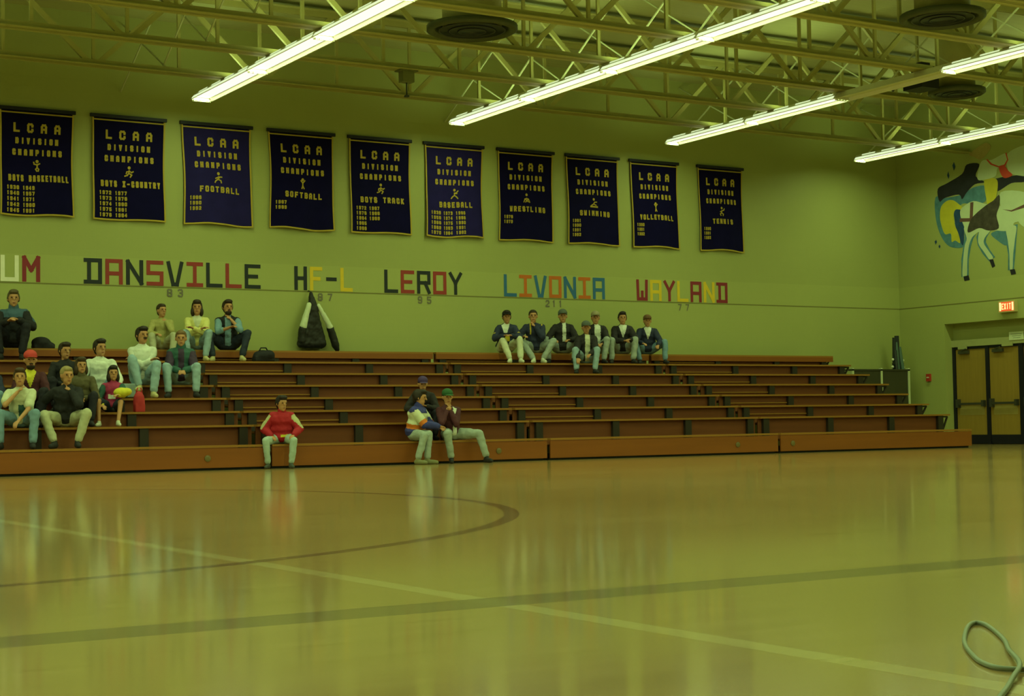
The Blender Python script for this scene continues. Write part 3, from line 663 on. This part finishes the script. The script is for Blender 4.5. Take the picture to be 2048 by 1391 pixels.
# cable on the floor
cab = [(4.2,2.75),(3.4,2.62),(2.95,2.56),(2.85,2.60),(2.875,2.69),(2.965,2.81),(3.09,2.95),(3.24,3.09),(3.365,3.195),(3.42,3.225),(3.415,3.185),(3.32,3.06),(3.20,2.92),(3.08,2.80),(2.95,2.66),(2.85,2.56),(2.75,2.49),(2.6,2.38),(2.4,2.25),(2.0,2.05)]
pts = []
for i in range(len(cab)-1):
    p0,p1,p2,p3 = [Vector(cab[min(max(j,0),len(cab)-1)]) for j in (i-1,i,i+1,i+2)]
    for q in range(6):
        s = q/6; P = .5*((2*p1)+(-p0+p2)*s+(2*p0-5*p1+4*p2-p3)*s*s+(-p0+3*p1-3*p2+p3)*s**3)
        hgt = .0065+.012*math.exp(-((i+s-14.6)/1.2)**2); pts.append((P.x,P.y,hgt))
tag(MB().tube(pts,.006,10).build('cable', mat('grey_green_cable',(.22,.27,.2),.4), None, True), 'grey cable lying in a loop on the court floor at the lower right', 'cable')

# ------------------------------------------------------------------ people on the bleachers
skin = mat('skin', (.48,.245,.115), .5, .06)
eye_m = mat('dark_eye', (.02,.015,.012), .3); lip_m = mat('lip', (.28,.09,.06), .5)
def cm(name, col, r=.75): return mat(name, col, r, .14, 14, bump=.15)
def ik(a, b, la, lb, pole):
    d = b-a; L = max(min(d.length, (la+lb)*.995), abs(la-lb)*1.05); dn = d.normalized()
    b = a+dn*L; x = (la*la-lb*lb+L*L)/(2*L); h = math.sqrt(max(la*la-x*x, 1e-6))
    p = (pole-dn*pole.dot(dn)).normalized()
    return a+dn*x+p*h, b
def person(label, x, rowno, sc=1.0, th=-20, lean=.15, side=0.0, hyaw=0, hpitch=0, feet=((-.14,.42,None),(.14,.42,None)), hands=((-.08,.36,.26),(.08,.36,.26)),
           top='jacket', topc=None, slv='long', slvc=None, slvz=None, zone=None, collar=None, bulk=1.0, pants=None, shorts=False, shoe=None, hair=('short',(.02,.015,.012)), cap=None,
           beard=None, mustache=False, hs=1.1, splay=.25, dy=0.0, extra=None, group=None):
    if rowno == 1: Y0, Z0 = RYN(1)+.15, RZN[1]; drop = Z0
    else: Y0, Z0 = RYN(rowno)+.15, RZN[rowno]; drop = Z0-RZN[rowno-1]
    Y0 += dy
    t = thing('person', label, 'person', (x, Y0, Z0+.002), group)
    a = math.radians(th); f = Vector((math.sin(a),-math.cos(a),0)); r = Vector((math.cos(a),math.sin(a),0)); z = Vector((0,0,1))
    P = lambda la,fo,h: r*la+f*fo+z*h
    H = P(0,-.02,.105)*sc
    u = (f*math.sin(lean)+z*math.cos(lean)+r*math.sin(side)).normalized()
    cf = u.cross(r)*-1                                 # chest normal
    if cf.dot(f) < 0: cf = -cf
    ax = (r, cf, u)
    N = H+u*.475*sc; sh = [N-u*.078*sc+r*s*.152*sc for s in (-1,1)]; hp = [H+r*s*.085*sc for s in (-1,1)]
    nh = (u*.45+z*.65+f*.10).normalized(); HC = N+nh*.15*sc*(.4+.6*hs); bs = sc; sc_h = sc*hs
    ha = a+math.radians(hyaw); hf0 = Vector((math.sin(ha),-math.cos(ha),0)); hr = Vector((math.cos(ha),math.sin(ha),0)); pp = math.radians(hpitch)
    hf = hf0*math.cos(pp)+z*math.sin(pp); hu = hf.cross(hr)*-1
    if hu.z < 0: hu = -hu
    hx = (hr,hf,hu); HP = lambda la,fo,h: HC+(hr*la+hf*fo+hu*h)*sc_h
    kn, an = [], []
    for i,s in enumerate((-1,1)):
        la,fo,h = feet[i]; h = (-drop+.088*sc) if h is None else h
        k,e = ik(hp[i], P(la,fo,h), .43*sc, .41*sc, z+f*.35+r*(s*splay)); kn.append(k); an.append(e)
    el, wr = [], []
    for i,s in enumerate((-1,1)):
        g = hands[i]
        if g == 'chin': tgt = HP(.03*s,.085,-.20)
        elif g == 'knee': tgt = kn[i]+z*.085*sc-f*.08*sc
        elif g == 'lap': tgt = P(s*.05,.30*sc,.21*sc)
        elif g == 'cross': tgt = H+u*.26*sc+cf*.2*sc-r*s*.11*sc
        elif g == 'seat': tgt = P(s*.36*sc,-.02,.08)
        elif g == 'down': tgt = P(s*.2*sc,.42*sc,.08)
        else: tgt = P(*g)
        k,e = ik(sh[i], tgt, .285*sc, .25*sc, r*s*.8-z*.5-f*.35); el.append(k); wr.append(e)
    # ---- the body, one continuous surface
    b = MB()
    b.ball(H,(.15*sc,.105*sc,.11*sc),ax); b.ball(H+u*.16*sc,(.13*sc,.09*sc,.15*sc),ax); b.ball(H+u*.33*sc,(.145*sc,.095*sc,.16*sc),ax)
    b.limb(sh[0],.05*sc,sh[1],.05*sc); b.limb(N-u*.05*sc,.055*sc,HC-hu*.05*sc,.05*sc)
    b.ball(HC+hu*.012*sc_h-hf*.006*sc_h,(.073*sc_h,.092*sc_h,.098*sc_h),hx,16); b.ball(HP(0,.022,-.058),(.054*sc_h,.062*sc_h,.062*sc_h),hx,14); b.ball(HP(0,.06,-.10),(.022*sc_h,.02*sc_h,.018*sc_h),hx)
    b.limb(HP(0,.086,.012),.009*sc_h,HP(0,.104,-.022),.013*sc_h); b.ball(HP(0,.082,.03),(.05*sc_h,.012*sc_h,.012*sc_h),hx)
    for s in (-1,1): b.ball(HP(.074*s,-.005,-.01),(.013*sc_h,.02*sc_h,.03*sc_h),hx,10)
    for i in (0,1):
        b.limb(hp[i],.075*sc,kn[i],.052*sc); b.limb(kn[i],.05*sc,an[i],.034*sc)
        ff = (f+r*((-1,1)[i]*.22)).normalized(); b.limb(an[i]-z*.03*sc,.032*sc,an[i]+ff*.13*sc-z*.055*sc,.026*sc)
        b.limb(sh[i],.046*sc,el[i],.037*sc); b.limb(el[i],.036*sc,wr[i],.025*sc)
        d = (wr[i]-el[i]).normalized()
        sd = d.cross(z); sd = (sd if sd.length > .1 else r).normalized(); pn = sd.cross(d).normalized()
        if pn.z > 0: pn = -pn
        b.ball(wr[i]+d*.045*sc,(.04*sc,.016*sc,.05*sc),(sd,pn,d),12)
        for q in range(4):
            l = (.034,.04,.038,.03)[q]; p0 = wr[i]+(d*.082+sd*(q-1.5)*.0205)*sc; p1 = p0+(d*.9+pn*.3).normalized()*l*sc; p2 = p1+(d*.45+pn*.8).normalized()*l*.8*sc
            b.limb(p0,.0098*sc,p1,.009*sc); b.limb(p1,.009*sc,p2,.0078*sc)
        ts = sd*(1 if i == 0 else -1)
        if ts.dot(r)*(-1,1)[i] > 0: ts = -ts
        p0 = wr[i]+(d*.03+ts*.03)*sc; p1 = p0+(d*.6+ts*.7+pn*.25).normalized()*.035*sc; b.limb(p0,.012*sc,p1,.0105*sc); b.limb(p1,.0105*sc,p1+(d*.9+pn*.4).normalized()*.028*sc,.0085*sc)
    remesh(b, 'body', skin, t, .0105, 2)
    e = MB()
    for s in (-1,1):
        MB().ball(HP(.031*s,.083,.008),(.012*sc_h,.008*sc_h,.007*sc_h),hx,8).build('eye', eye_m, t, True)
    MB().ball(HP(0,.083,-.062),(.023*sc_h,.007*sc_h,.006*sc_h),hx,8).build('mouth', lip_m, t, True)
    # ---- clothes
    k = bulk
    tm = topc if isinstance(topc,list) else [topc]
    c = MB()
    c.ball(H+u*.05*sc,(.185*sc*k,.14*sc*k,.13*sc),ax); c.ball(H+u*.18*sc,(.17*sc*k,.128*sc*k,.16*sc),ax); c.ball(H+u*.34*sc,(.178*sc*k,.128*sc*k,.165*sc),ax)
    c.limb(sh[0],.07*sc*k,sh[1],.07*sc*k); c.limb(N-u*.09*sc,.10*sc,N+nh*.0*sc,.066*sc)
    fz = None
    if zone:
        def fz(p, zone=zone): 
            q = Vector(p)-H; return zone(q.dot(r)/sc, q.dot(cf)/sc, q.dot(u)/sc)
    to = remesh(c, top, tm, t, .0115, 5, fz, .03)
    for i in (0,1):
        sm = slvc if slvc else tm[0]; sm = sm if isinstance(sm,list) else [sm]
        c = MB(); c.limb(sh[i],.068*sc*k,el[i],.058*sc*k)
        if slv == 'long': c.limb(el[i],.058*sc*k,el[i].lerp(wr[i],.93),.043*sc*k)
        elif slv == 'roll': c.limb(el[i],.056*sc*k,el[i].lerp(wr[i],.35),.05*sc*k)
        else:
            c = MB(); c.limb(sh[i],.072*sc*k,sh[i].lerp(el[i],.7),.07*sc*k)
        sz = None
        if slvz:
            def sz(p, s0=sh[i], e0=el[i], w0=wr[i], fnz=slvz):
                p = Vector(p); tt = (p-s0).dot(e0-s0)/(e0-s0).length_squared
                t2 = (p-e0).dot(w0-e0)/(w0-e0).length_squared
                return fnz(tt if t2 < .12 else 1+t2)
        remesh(c, 'sleeve', sm, to, .0115, 4, sz, .026)
    if collar:
        c = MB(); c.limb(N+nh*.0*sc,.082*sc,N+nh*.05*sc,.074*sc); remesh(c, 'collar', collar, to, .014, 2)
    c = MB(); c.ball(H-u*.0*sc,(.16*sc,.125*sc,.11*sc),ax)
    for i in (0,1):
        c.limb(hp[i],.108*sc,kn[i] if not shorts else hp[i].lerp(kn[i],.8),(.072 if not shorts else .085)*sc)
        if not shorts: c.limb(kn[i],.07*sc,an[i]+(kn[i]-an[i]).normalized()*.04*sc,.057*sc)
    remesh(c, 'shorts' if shorts else 'trousers', pants, t, .0125, 5, None, .026)
    for i in (0,1):
        ff = (f+r*((-1,1)[i]*.22)).normalized(); A = an[i]
        c = MB(); c.limb(A-ff*.035*sc-z*.045*sc,.043*sc,A+ff*.11*sc-z*.052*sc,.04*sc); c.limb(A+ff*.11*sc-z*.052*sc,.04*sc,A+ff*.165*sc-z*.056*sc,.033*sc); c.limb(A,.042*sc,A-z*.04*sc,.044*sc)
        remesh(c, 'shoe', shoe, t, .013, 2)
    # ---- hair, cap, beard
    kind, hc = hair
    hm = mat('hair_%02d%02d%02d'%tuple(int(q*100) for q in hc), hc, .55, .3, 20, bump=.3)
    if kind != 'none':
        c = MB(); c.ball(HP(0,-.022,.028),(.084*sc_h,.094*sc_h,.092*sc_h),hx,16); 
        c.ball(HP(0,.03,.075),(.062*sc_h,.055*sc_h,.038*sc_h),hx)
        c.ball(HP(0,-.055,-.035),(.062*sc_h,.045*sc_h,.065*sc_h),hx)
        if kind in ('full','long'):
            for s in (-1,1): c.ball(HP(.064*s,-.022,.0),(.024*sc_h,.05*sc_h,.05*sc_h),hx)
            c.ball(HP(0,.04,.085),(.068*sc_h,.06*sc_h,.04*sc_h),hx)
        if kind == 'long':
            for s in (-1,1): c.ball(HP(.066*s,-.01,-.07),(.036*sc_h,.055*sc_h,.075*sc_h),hx)
            c.ball(HP(0,-.06,-.09),(.08*sc_h,.05*sc_h,.09*sc_h),hx); c.ball(HP(0,.068,.066),(.05*sc_h,.025*sc_h,.025*sc_h),hx)
        remesh(c, 'hair', hm, t, .012, 2)
    if cap:
        c = MB(); c.ball(HP(0,-.008,.055),(.086*sc_h,.103*sc_h,.075*sc_h),hx,16); remesh(c, 'cap', cap, t, .012, 2)
        MB().ball(HP(0,.125,.043),(.07*sc_h,.065*sc_h,.008*sc_h),hx,14).build('cap_visor', cap, t, True)
    if beard:
        c = MB(); c.ball(HP(0,.03,-.085),(.056*sc_h,.058*sc_h,.045*sc_h),hx); c.ball(HP(0,.078,-.045),(.03*sc_h,.014*sc_h,.009*sc_h),hx); remesh(c, 'beard', mat('beard_dark',(.025,.015,.01),.7), t, .011, 2)
    if mustache: MB().ball(HP(0,.09,-.042),(.035*sc_h,.013*sc_h,.010*sc_h),hx).build('moustache', mat('beard_dark',(.025,.015,.01),.7), t, True)
    return dict(root=t, H=H, kn=kn, wr=wr, HP=HP, hx=hx, sc=sc, r=r, f=f, u=u, N=N)
navy = cm('navy_jacket',(.022,.028,.065)); black = cm('black_cloth',(.014,.014,.018)); whitec = cm('white_cloth',(.66,.70,.62)); cream = cm('cream_cloth',(.60,.62,.45))
jeans = cm('light_blue_jeans',(.27,.39,.46)); jeans2 = cm('mid_blue_jeans',(.16,.27,.36)); grey_tr = cm('grey_green_trousers',(.32,.37,.34)); khaki = cm('khaki_trousers',(.42,.42,.28)); blackt = cm('black_trousers',(.012,.012,.02))
shoe_d = cm('dark_shoe',(.02,.02,.022)); shoe_w = cm('white_trainer',(.55,.58,.45)); shoe_b = cm('beige_shoe',(.5,.45,.22)); dkjk = cm('dark_brown_grey_jacket',(.022,.019,.022)); purp = cm('purple_cap_cloth',(.055,.03,.12))
maroon = cm('maroon_cloth',(.075,.018,.028)); green_d = cm('dark_green_cloth',(.03,.10,.085)); plumc = cm('dark_purple_cloth',(.045,.025,.06)); yel = cm('pale_yellow_blouse',(.66,.62,.22)); khs = cm('khaki_shirt',(.36,.33,.12))
blue_s = cm('light_blue_shirt',(.17,.29,.38)); red_j = cm('red_jacket',(.38,.012,.025)); redcap = cm('red_cap_cloth',(.5,.05,.045)); mag = cm('magenta_shirt',(.36,.03,.10)); kid_blue = cm('royal_blue_cloth',(.04,.045,.22)); orange = cm('orange_stripe_cloth',(.60,.16,.02))
ytrim = cm('yellow_trim_cloth',(.55,.42,.02)); brownj = cm('brown_jacket',(.10,.085,.04)); grcap = cm('green_cap_cloth',(.025,.10,.035)); grey_cap = cm('grey_cap_cloth',(.10,.12,.10)); brcap = cm('brown_cap_cloth',(.14,.07,.03)); ltcap = cm('pale_cap_cloth',(.30,.26,.15)); blkcap = cm('black_cap_cloth',(.015,.015,.015))
midblue = cm('dusky_blue_cloth',(.05,.10,.16)); yelb = cm('bright_yellow_cloth',(.62,.55,.04)); redb = cm('bright_red_cloth',(.42,.03,.035)); royal_tr = cm('navy_trousers',(.02,.028,.05))
def vneck(la, fo, h): return 1 if (fo > .02 and h > .26 and abs(la) < (h-.24)*.34) else 0
def openfront(wd): return lambda la,fo,h: 1 if (fo > .02 and abs(la) < wd) else 0

# back row, left
person('person in dusky blue and black coat at the left end of the top row', 6.57, 8, 1.06, -20, .08, 0, 10, 0, feet=((-.16,.4,None),(.16,.4,None)), hands=((-.06,.36,.40),(.10,.34,.42)), top='coat', topc=[black,midblue], slvc=[midblue,black], slvz=lambda s: 1 if s > .9 else 0, zone=lambda la,fo,h: 1 if h > .36 else 0, collar=midblue, bulk=1.22, pants=blackt, shoe=shoe_d, hair=('full',(.10,.075,.035)))
person('man in a khaki shirt with hand at chin behind the man in white sweater', 8.97, 8, .88, -16, .05, 0, 25, 0, hands=((-.10,.34,.24),'chin'), top='shirt', topc=khs, slvc=khs, pants=khaki, shoe=shoe_d, hair=('short',(.04,.025,.012)))
person('woman in a pale yellow blouse and light jeans on the top row', 9.58, 8, .97, -20, .22, 0, 0, 0, feet=((-.15,.42,None),(.13,.40,None)), hands=((.06,.33,.33),(-.06,.35,.34)), top='blouse', topc=[yel,cream], zone=vneck, pants=jeans, shoe=shoe_b, hair=('long',(.03,.018,.012)))
p = person('bearded man in blue shirt and dark vest resting face on his hand', 10.12, 8, .99, -20, .20, 0, 15, 0, feet=((-.26,.38,None),(.22,.38,None)), hands=((.02,.42,.36),'chin'), top='vest', topc=[black,blue_s], slvc=blue_s, slv='roll', zone=openfront(.05), pants=royal_tr, shoe=shoe_b, hair=('full',(.03,.018,.012)), beard=True, splay=.55)
# left block
person('man with dark moustache and white sweater, arms folded over his knee', 8.10, 5, 1.04, -18, .06, 0, 28, 0, feet=((-.05,.40,-.02),(.16,.44,None)), hands=('cross','cross'), top='sweater', topc=whitec, pants=jeans, shoe=shoe_b, hair=('full',(.02,.014,.01)), mustache=True)
person('man in dark green and purple jacket beside the man in white sweater', 8.72, 5, .99, -20, .12, 0, 0, -4, feet=((-.19,.44,None),(.22,.42,None)), hands=((-.03,.36,.21),(.05,.36,.21)), top='jacket', topc=[green_d,plumc], slvc=[plumc,green_d], slvz=lambda s: 1 if s > 1.45 else 0, zone=lambda la,fo,h: 1 if (fo > .02 and abs(la) < .045) or h < .1 else 0, collar=green_d, bulk=1.16, pants=jeans, shoe=shoe_d, hair=('short',(.17,.10,.04)))
person('man in a white shirt looking aside behind the girl in magenta', 7.28, 4, 1.02, -18, .12, 0, 28, 0, feet=((-.2,.4,None),(.16,.42,None)), hands=((-.2,.34,.14),(.24,.36,.13)), top='shirt', topc=whitec, pants=jeans2, shoe=shoe_d, hair=('full',(.02,.013,.01)), bulk=1.06)
person('dark-haired person in a black jacket left of the man in white shirt', 6.76, 4, .96, -16, .14, 0, 25, -5, hands=('lap','lap'), top='jacket', topc=black, pants=blackt, shoe=shoe_d, hair=('full',(.03,.018,.01)))
g = person('girl in a magenta shirt and shorts with a bright windbreaker around her', 7.29, 3, .76, -20, .12, .04, 10, 0, hs=1.25, feet=((-.17,.34,None),(.10,.42,None)), hands=((-.12,.25,.10),(.10,.34,.24)), top='shirt', topc=[mag,whitec], zone=lambda la,fo,h: 1 if fo > .05 and .16 < h < .24 and abs(la) < .07 else 0, slvc=[green_d,yelb], slvz=lambda s: 1 if s > 1.25 else 0, pants=royal_tr, shorts=True, shoe=shoe_w, hair=('long',(.025,.016,.012)))
p6 = person('fair-haired man in black sweater and khaki trousers with fist at mouth', 6.46, 2, 1.0, -22, .24, .06, 25, -5, feet=((-.10,.46,None),(.20,.40,None)), hands=('seat','chin'), top='sweater', topc=black, pants=khaki, shoe=shoe_d, hair=('short',(.30,.23,.10)), splay=.6, bulk=1.1)
person('teenager in a white printed T-shirt with chin on hand', 5.85, 2, .97, -22, .30, 0, 8, 4, feet=((-.22,.42,None),(.20,.42,None)), hands=('chin',(.02,.42,.10)), top='t_shirt', topc=[cream,green_d], slv='short', zone=lambda la,fo,h: 1 if fo > .06 and .1 < h < .26 and -.02 < la < .1 else 0, pants=jeans2, shoe=shoe_d, hair=('full',(.06,.035,.02)))
person('man in red cap and maroon jacket with yellow collar', 6.12, 3, 1.02, -18, .12, 0, 12, -4, hands=('lap','lap'), top='jacket', topc=[maroon,yelb], zone=vneck, pants=blackt, shoe=shoe_d, hair=('short',(.02,.014,.01)), cap=redcap, beard=True)
person('brown-haired woman in brown jacket behind the fair-haired man', 6.84, 3, .92, -18, .12, 0, 15, 0, hands=('lap','lap'), top='jacket', topc=brownj, pants=blackt, shoe=shoe_d, hair=('long',(.05,.03,.015)), collar=brownj)
person('person in a dark navy jacket cut by the left edge of the bleachers', 5.52, 3, .95, -20, .12, 0, 0, 0, hands=('lap','lap'), top='jacket', topc=[navy,whitec], zone=lambda la,fo,h: 1 if fo > .03 and .27 < h < .36 and .05 < la < .12 else 0, pants=jeans2, shoe=shoe_w, hair=('short',(.03,.02,.012)))
# front bench
person('child in red jacket with pale sleeves alone on the front bench', 9.47, 1, .80, -24, .20, 0, 30, -6, hs=1.24, feet=((-.20,.27,None),(.13,.31,None)), hands=((-.15,.17,.12),(.17,.24,.13)), top='jacket', topc=[red_j,yelb], slvc=[cm('cream_sleeve',(.46,.45,.25)),red_j], slvz=lambda s: 1 if s > 1.1 else 0, zone=lambda la,fo,h: 1 if fo > .06 and .06 < h < .10 and -.02 < la < .1 else 0, collar=red_j, bulk=1.38, pants=cm('pale_grey_jeans',(.36,.46,.42)), shoe=cm('dark_and_white_trainer',(.06,.07,.06)), hair=('full',(.018,.012,.014)))
person('child in a blue, white and orange jacket on the front bench', 11.68, 1, .90, 38, .16, -.05, 14, -8, hs=1.18, feet=((-.40,.20,None),(-.24,.28,None)), hands=((.02,.36,.22),(.10,.34,.20)), splay=-.1, top='jacket', topc=[kid_blue,cream,orange], slvc=[cream,orange,kid_blue], slvz=lambda s: 0 if s < .75 else (1 if s < 1.0 else 2), zone=lambda la,fo,h: 0 if h > .39 else (1 if h > .19 else (2 if h > .11 else 0)), collar=kid_blue, bulk=1.3, pants=grey_tr, shoe=cm('olive_shoe',(.2,.2,.1)), hair=('full',(.025,.016,.012)))
p3 = person('person in purple cap and dark jacket behind the two on the front bench', 12.10, 2, .86, -24, .42, -.05, 4, -12, hands=((-.14,.36,.20),(.02,.34,.24)), top='jacket', topc=dkjk, pants=blackt, shoe=shoe_d, hair=('short',(.03,.02,.015)), cap=purp, bulk=1.08)
person('person in green cap, hands at face, one leg stretched out on front bench', 12.30, 1, .93, -14, .20, -.18, 0, -8, feet=((-.10,.32,None),(.46,.32,None)), hands=('chin','chin'), top='jacket', topc=[maroon,whitec], zone=lambda la,fo,h: 1 if (fo > .04 and abs(la-.02) < .035) else 0, slvc=maroon, pants=grey_tr, shoe=shoe_d, hair=('short',(.03,.02,.015)), cap=grcap)
# back row, right
RG = None
person('boy in navy jacket with yellow front patch and white trousers', 15.55, 8, .92, -28, .24, .06, 5, 0, feet=((.06,.46,None),(.26,.40,None)), hands=((-.04,.38,.30),(.10,.40,.30)), top='jacket', topc=[navy,ytrim,whitec], slvc=[navy,ytrim], slvz=lambda s: 1 if .62 < s < .7 else 0, zone=lambda la,fo,h: 2 if vneck(la,fo,h) and h > .33 else (1 if fo > .05 and .16 < h < .27 and abs(la) < .09 else 0), bulk=1.12, pants=cream, shoe=shoe_w, hair=('full',(.02,.012,.01)), cap=blkcap)
person('boy in navy jacket and grey trousers with hand at chin', 16.22, 8, .96, -28, .22, -.10, 0, 0, feet=((-.08,.48,None),(.10,.40,None)), hands=((-.26,.36,.30),'chin'), top='jacket', topc=[navy,ytrim], slvc=navy, zone=lambda la,fo,h: 1 if fo > .0 and h > .3 and .10 < abs(la) < .125 else 0, bulk=1.1, pants=grey_tr, shoe=shoe_w, hair=('short',(.04,.03,.015)), splay=.9)
person('boy in grey-green cap and dark jacket, third from left in the dark-jacket row', 16.82, 8, .97, -28, .18, 0, 0, 0, feet=((-.30,.40,None),(.16,.42,None)), hands=((-.2,.38,.24),(.1,.36,.24)), top='jacket', topc=[dkjk,whitec], zone=lambda la,fo,h: 1 if fo > .02 and h > .15 and abs(la-.02) < .035 else 0, bulk=1.1, pants=grey_tr, shoe=shoe_d, hair=('short',(.03,.02,.015)), cap=grey_cap, splay=.6)
person('boy in cap and jeans sitting one row lower than the other jacketed boys', 16.98, 7, .93, -28, .26, 0, 0, -4, feet=((-.22,.42,None),(.12,.42,None)), hands=((-.20,.46,.04),(.04,.42,.16)), top='jacket', topc=[dkjk,cream], zone=lambda la,fo,h: 1 if fo > .02 and abs(la-.02) < .05 else 0, bulk=1.16, pants=jeans, shoe=shoe_d, hair=('short',(.03,.02,.015)), cap=grey_cap)
person('boy in pale cap and open dark jacket over a white shirt', 17.60, 8, .95, -28, .20, -.06, 0, 0, feet=((-.14,.44,None),(.08,.42,None)), hands=((-.06,.38,.18),(.06,.38,.18)), top='jacket', topc=[dkjk,whitec], zone=lambda la,fo,h: 1 if fo > .02 and abs(la) < .06 else 0, bulk=1.1, pants=grey_tr, shoe=shoe_d, hair=('short',(.06,.04,.02)), cap=ltcap)
person('bare-headed boy in dark jacket between the pale cap and brown cap boys', 18.19, 8, .96, -28, .22, 0, 0, 0, feet=((-.26,.42,None),(.16,.40,None)), hands=((-.02,.40,.24),(.10,.40,.26)), top='jacket', topc=[dkjk,whitec], zone=vneck, bulk=1.14, pants=grey_tr, shoe=shoe_d, hair=('full',(.018,.012,.01)))
person('boy in brown cap and navy jacket at the right end of the top row', 18.78, 8, .90, -28, .24, 0, 0, 0, feet=((-.20,.42,None),(.30,.36,None)), hands=((-.14,.38,.20),(.16,.40,.16)), top='jacket', topc=[navy,whitec], zone=vneck, bulk=1.14, pants=jeans2, shoe=shoe_d, hair=('short',(.05,.03,.015)), cap=brcap, splay=.5)

# ------------------------------------------------------------------ things on the seats
def on_seat(n, fwd=.12): return RYN(n)+fwd, RZN[n]
y,zz = on_seat(7,.16); t = thing('bag', 'black soft bag by the feet of the bearded man', 'bag', (10.53,y,zz))
mb = MB().ball((0,0,.10),(.16,.11,.10)).ball((-.09,0,0.09),(.09,.09,.09)).ball((.09,-.02,.11),(.11,.1,.09)).box(-.17,.18,-.08,.09,0.002,.08); remesh(mb,'bag_body',black,t,.016,3)
MB().tube([(-.08,-.02,.17),(-.05,-.03,.23),(.04,-.03,.23),(.08,-.02,.17)],.012).build('handle', black, t, True)
y,zz = on_seat(8,.10); mb = MB().ball((0,0,.09),(.16,.12,.1)).ball((.1,0,.05),(.13,.1,.06)).box(-.14,.2,-.09,.1,0,.05)
o = remesh(mb,'folded_coat',black,None,.018,4); o.location = (6.98,y,zz); tag(o,'black folded coat on the top row beside the person in dusky blue','coat')
y,zz = on_seat(5,.0); mb = MB().box(-.17,.15,-.03,.28,.0,.02).box(-.17,.15,-.05,-.02,-.19,.02); o = remesh(mb,'folded_cloth',cm('pale_blue_cloth',(.45,.58,.58)),None,.014,3); o.location = (7.88,y-.01,zz+.003); tag(o,'pale blue cloth hanging over the seat edge under the man in white sweater','cloth')
y,zz = on_seat(3,.10); t = thing('red_bag', 'bright red bag standing on the seat beside the girl in magenta', 'bag', (7.66,y-.03,zz))
mb = MB().ball((0,0,.15),(.09,.07,.16)).box(-.07,.08,-.06,.06,0,.12); remesh(mb,'bag_body',redb,t,.014,4); MB().tube([(-.04,0,.28),(-.02,0,.35),(.03,0,.35),(.05,0,.27)],.01).build('strap',redb,t,True)
G = g['root'].location
mb = MB().ball((0,0,0),(.12,.10,.075)).ball((.07,-.02,.01),(.08,.08,.06)); o = remesh(mb,'cushion',yelb,None,.014,4); o.location = G+g['kn'][1]+Vector((.02,.03,.135)); tag(o,'yellow soft cushion held on the lap of the girl in magenta','cushion')

bake_pending()
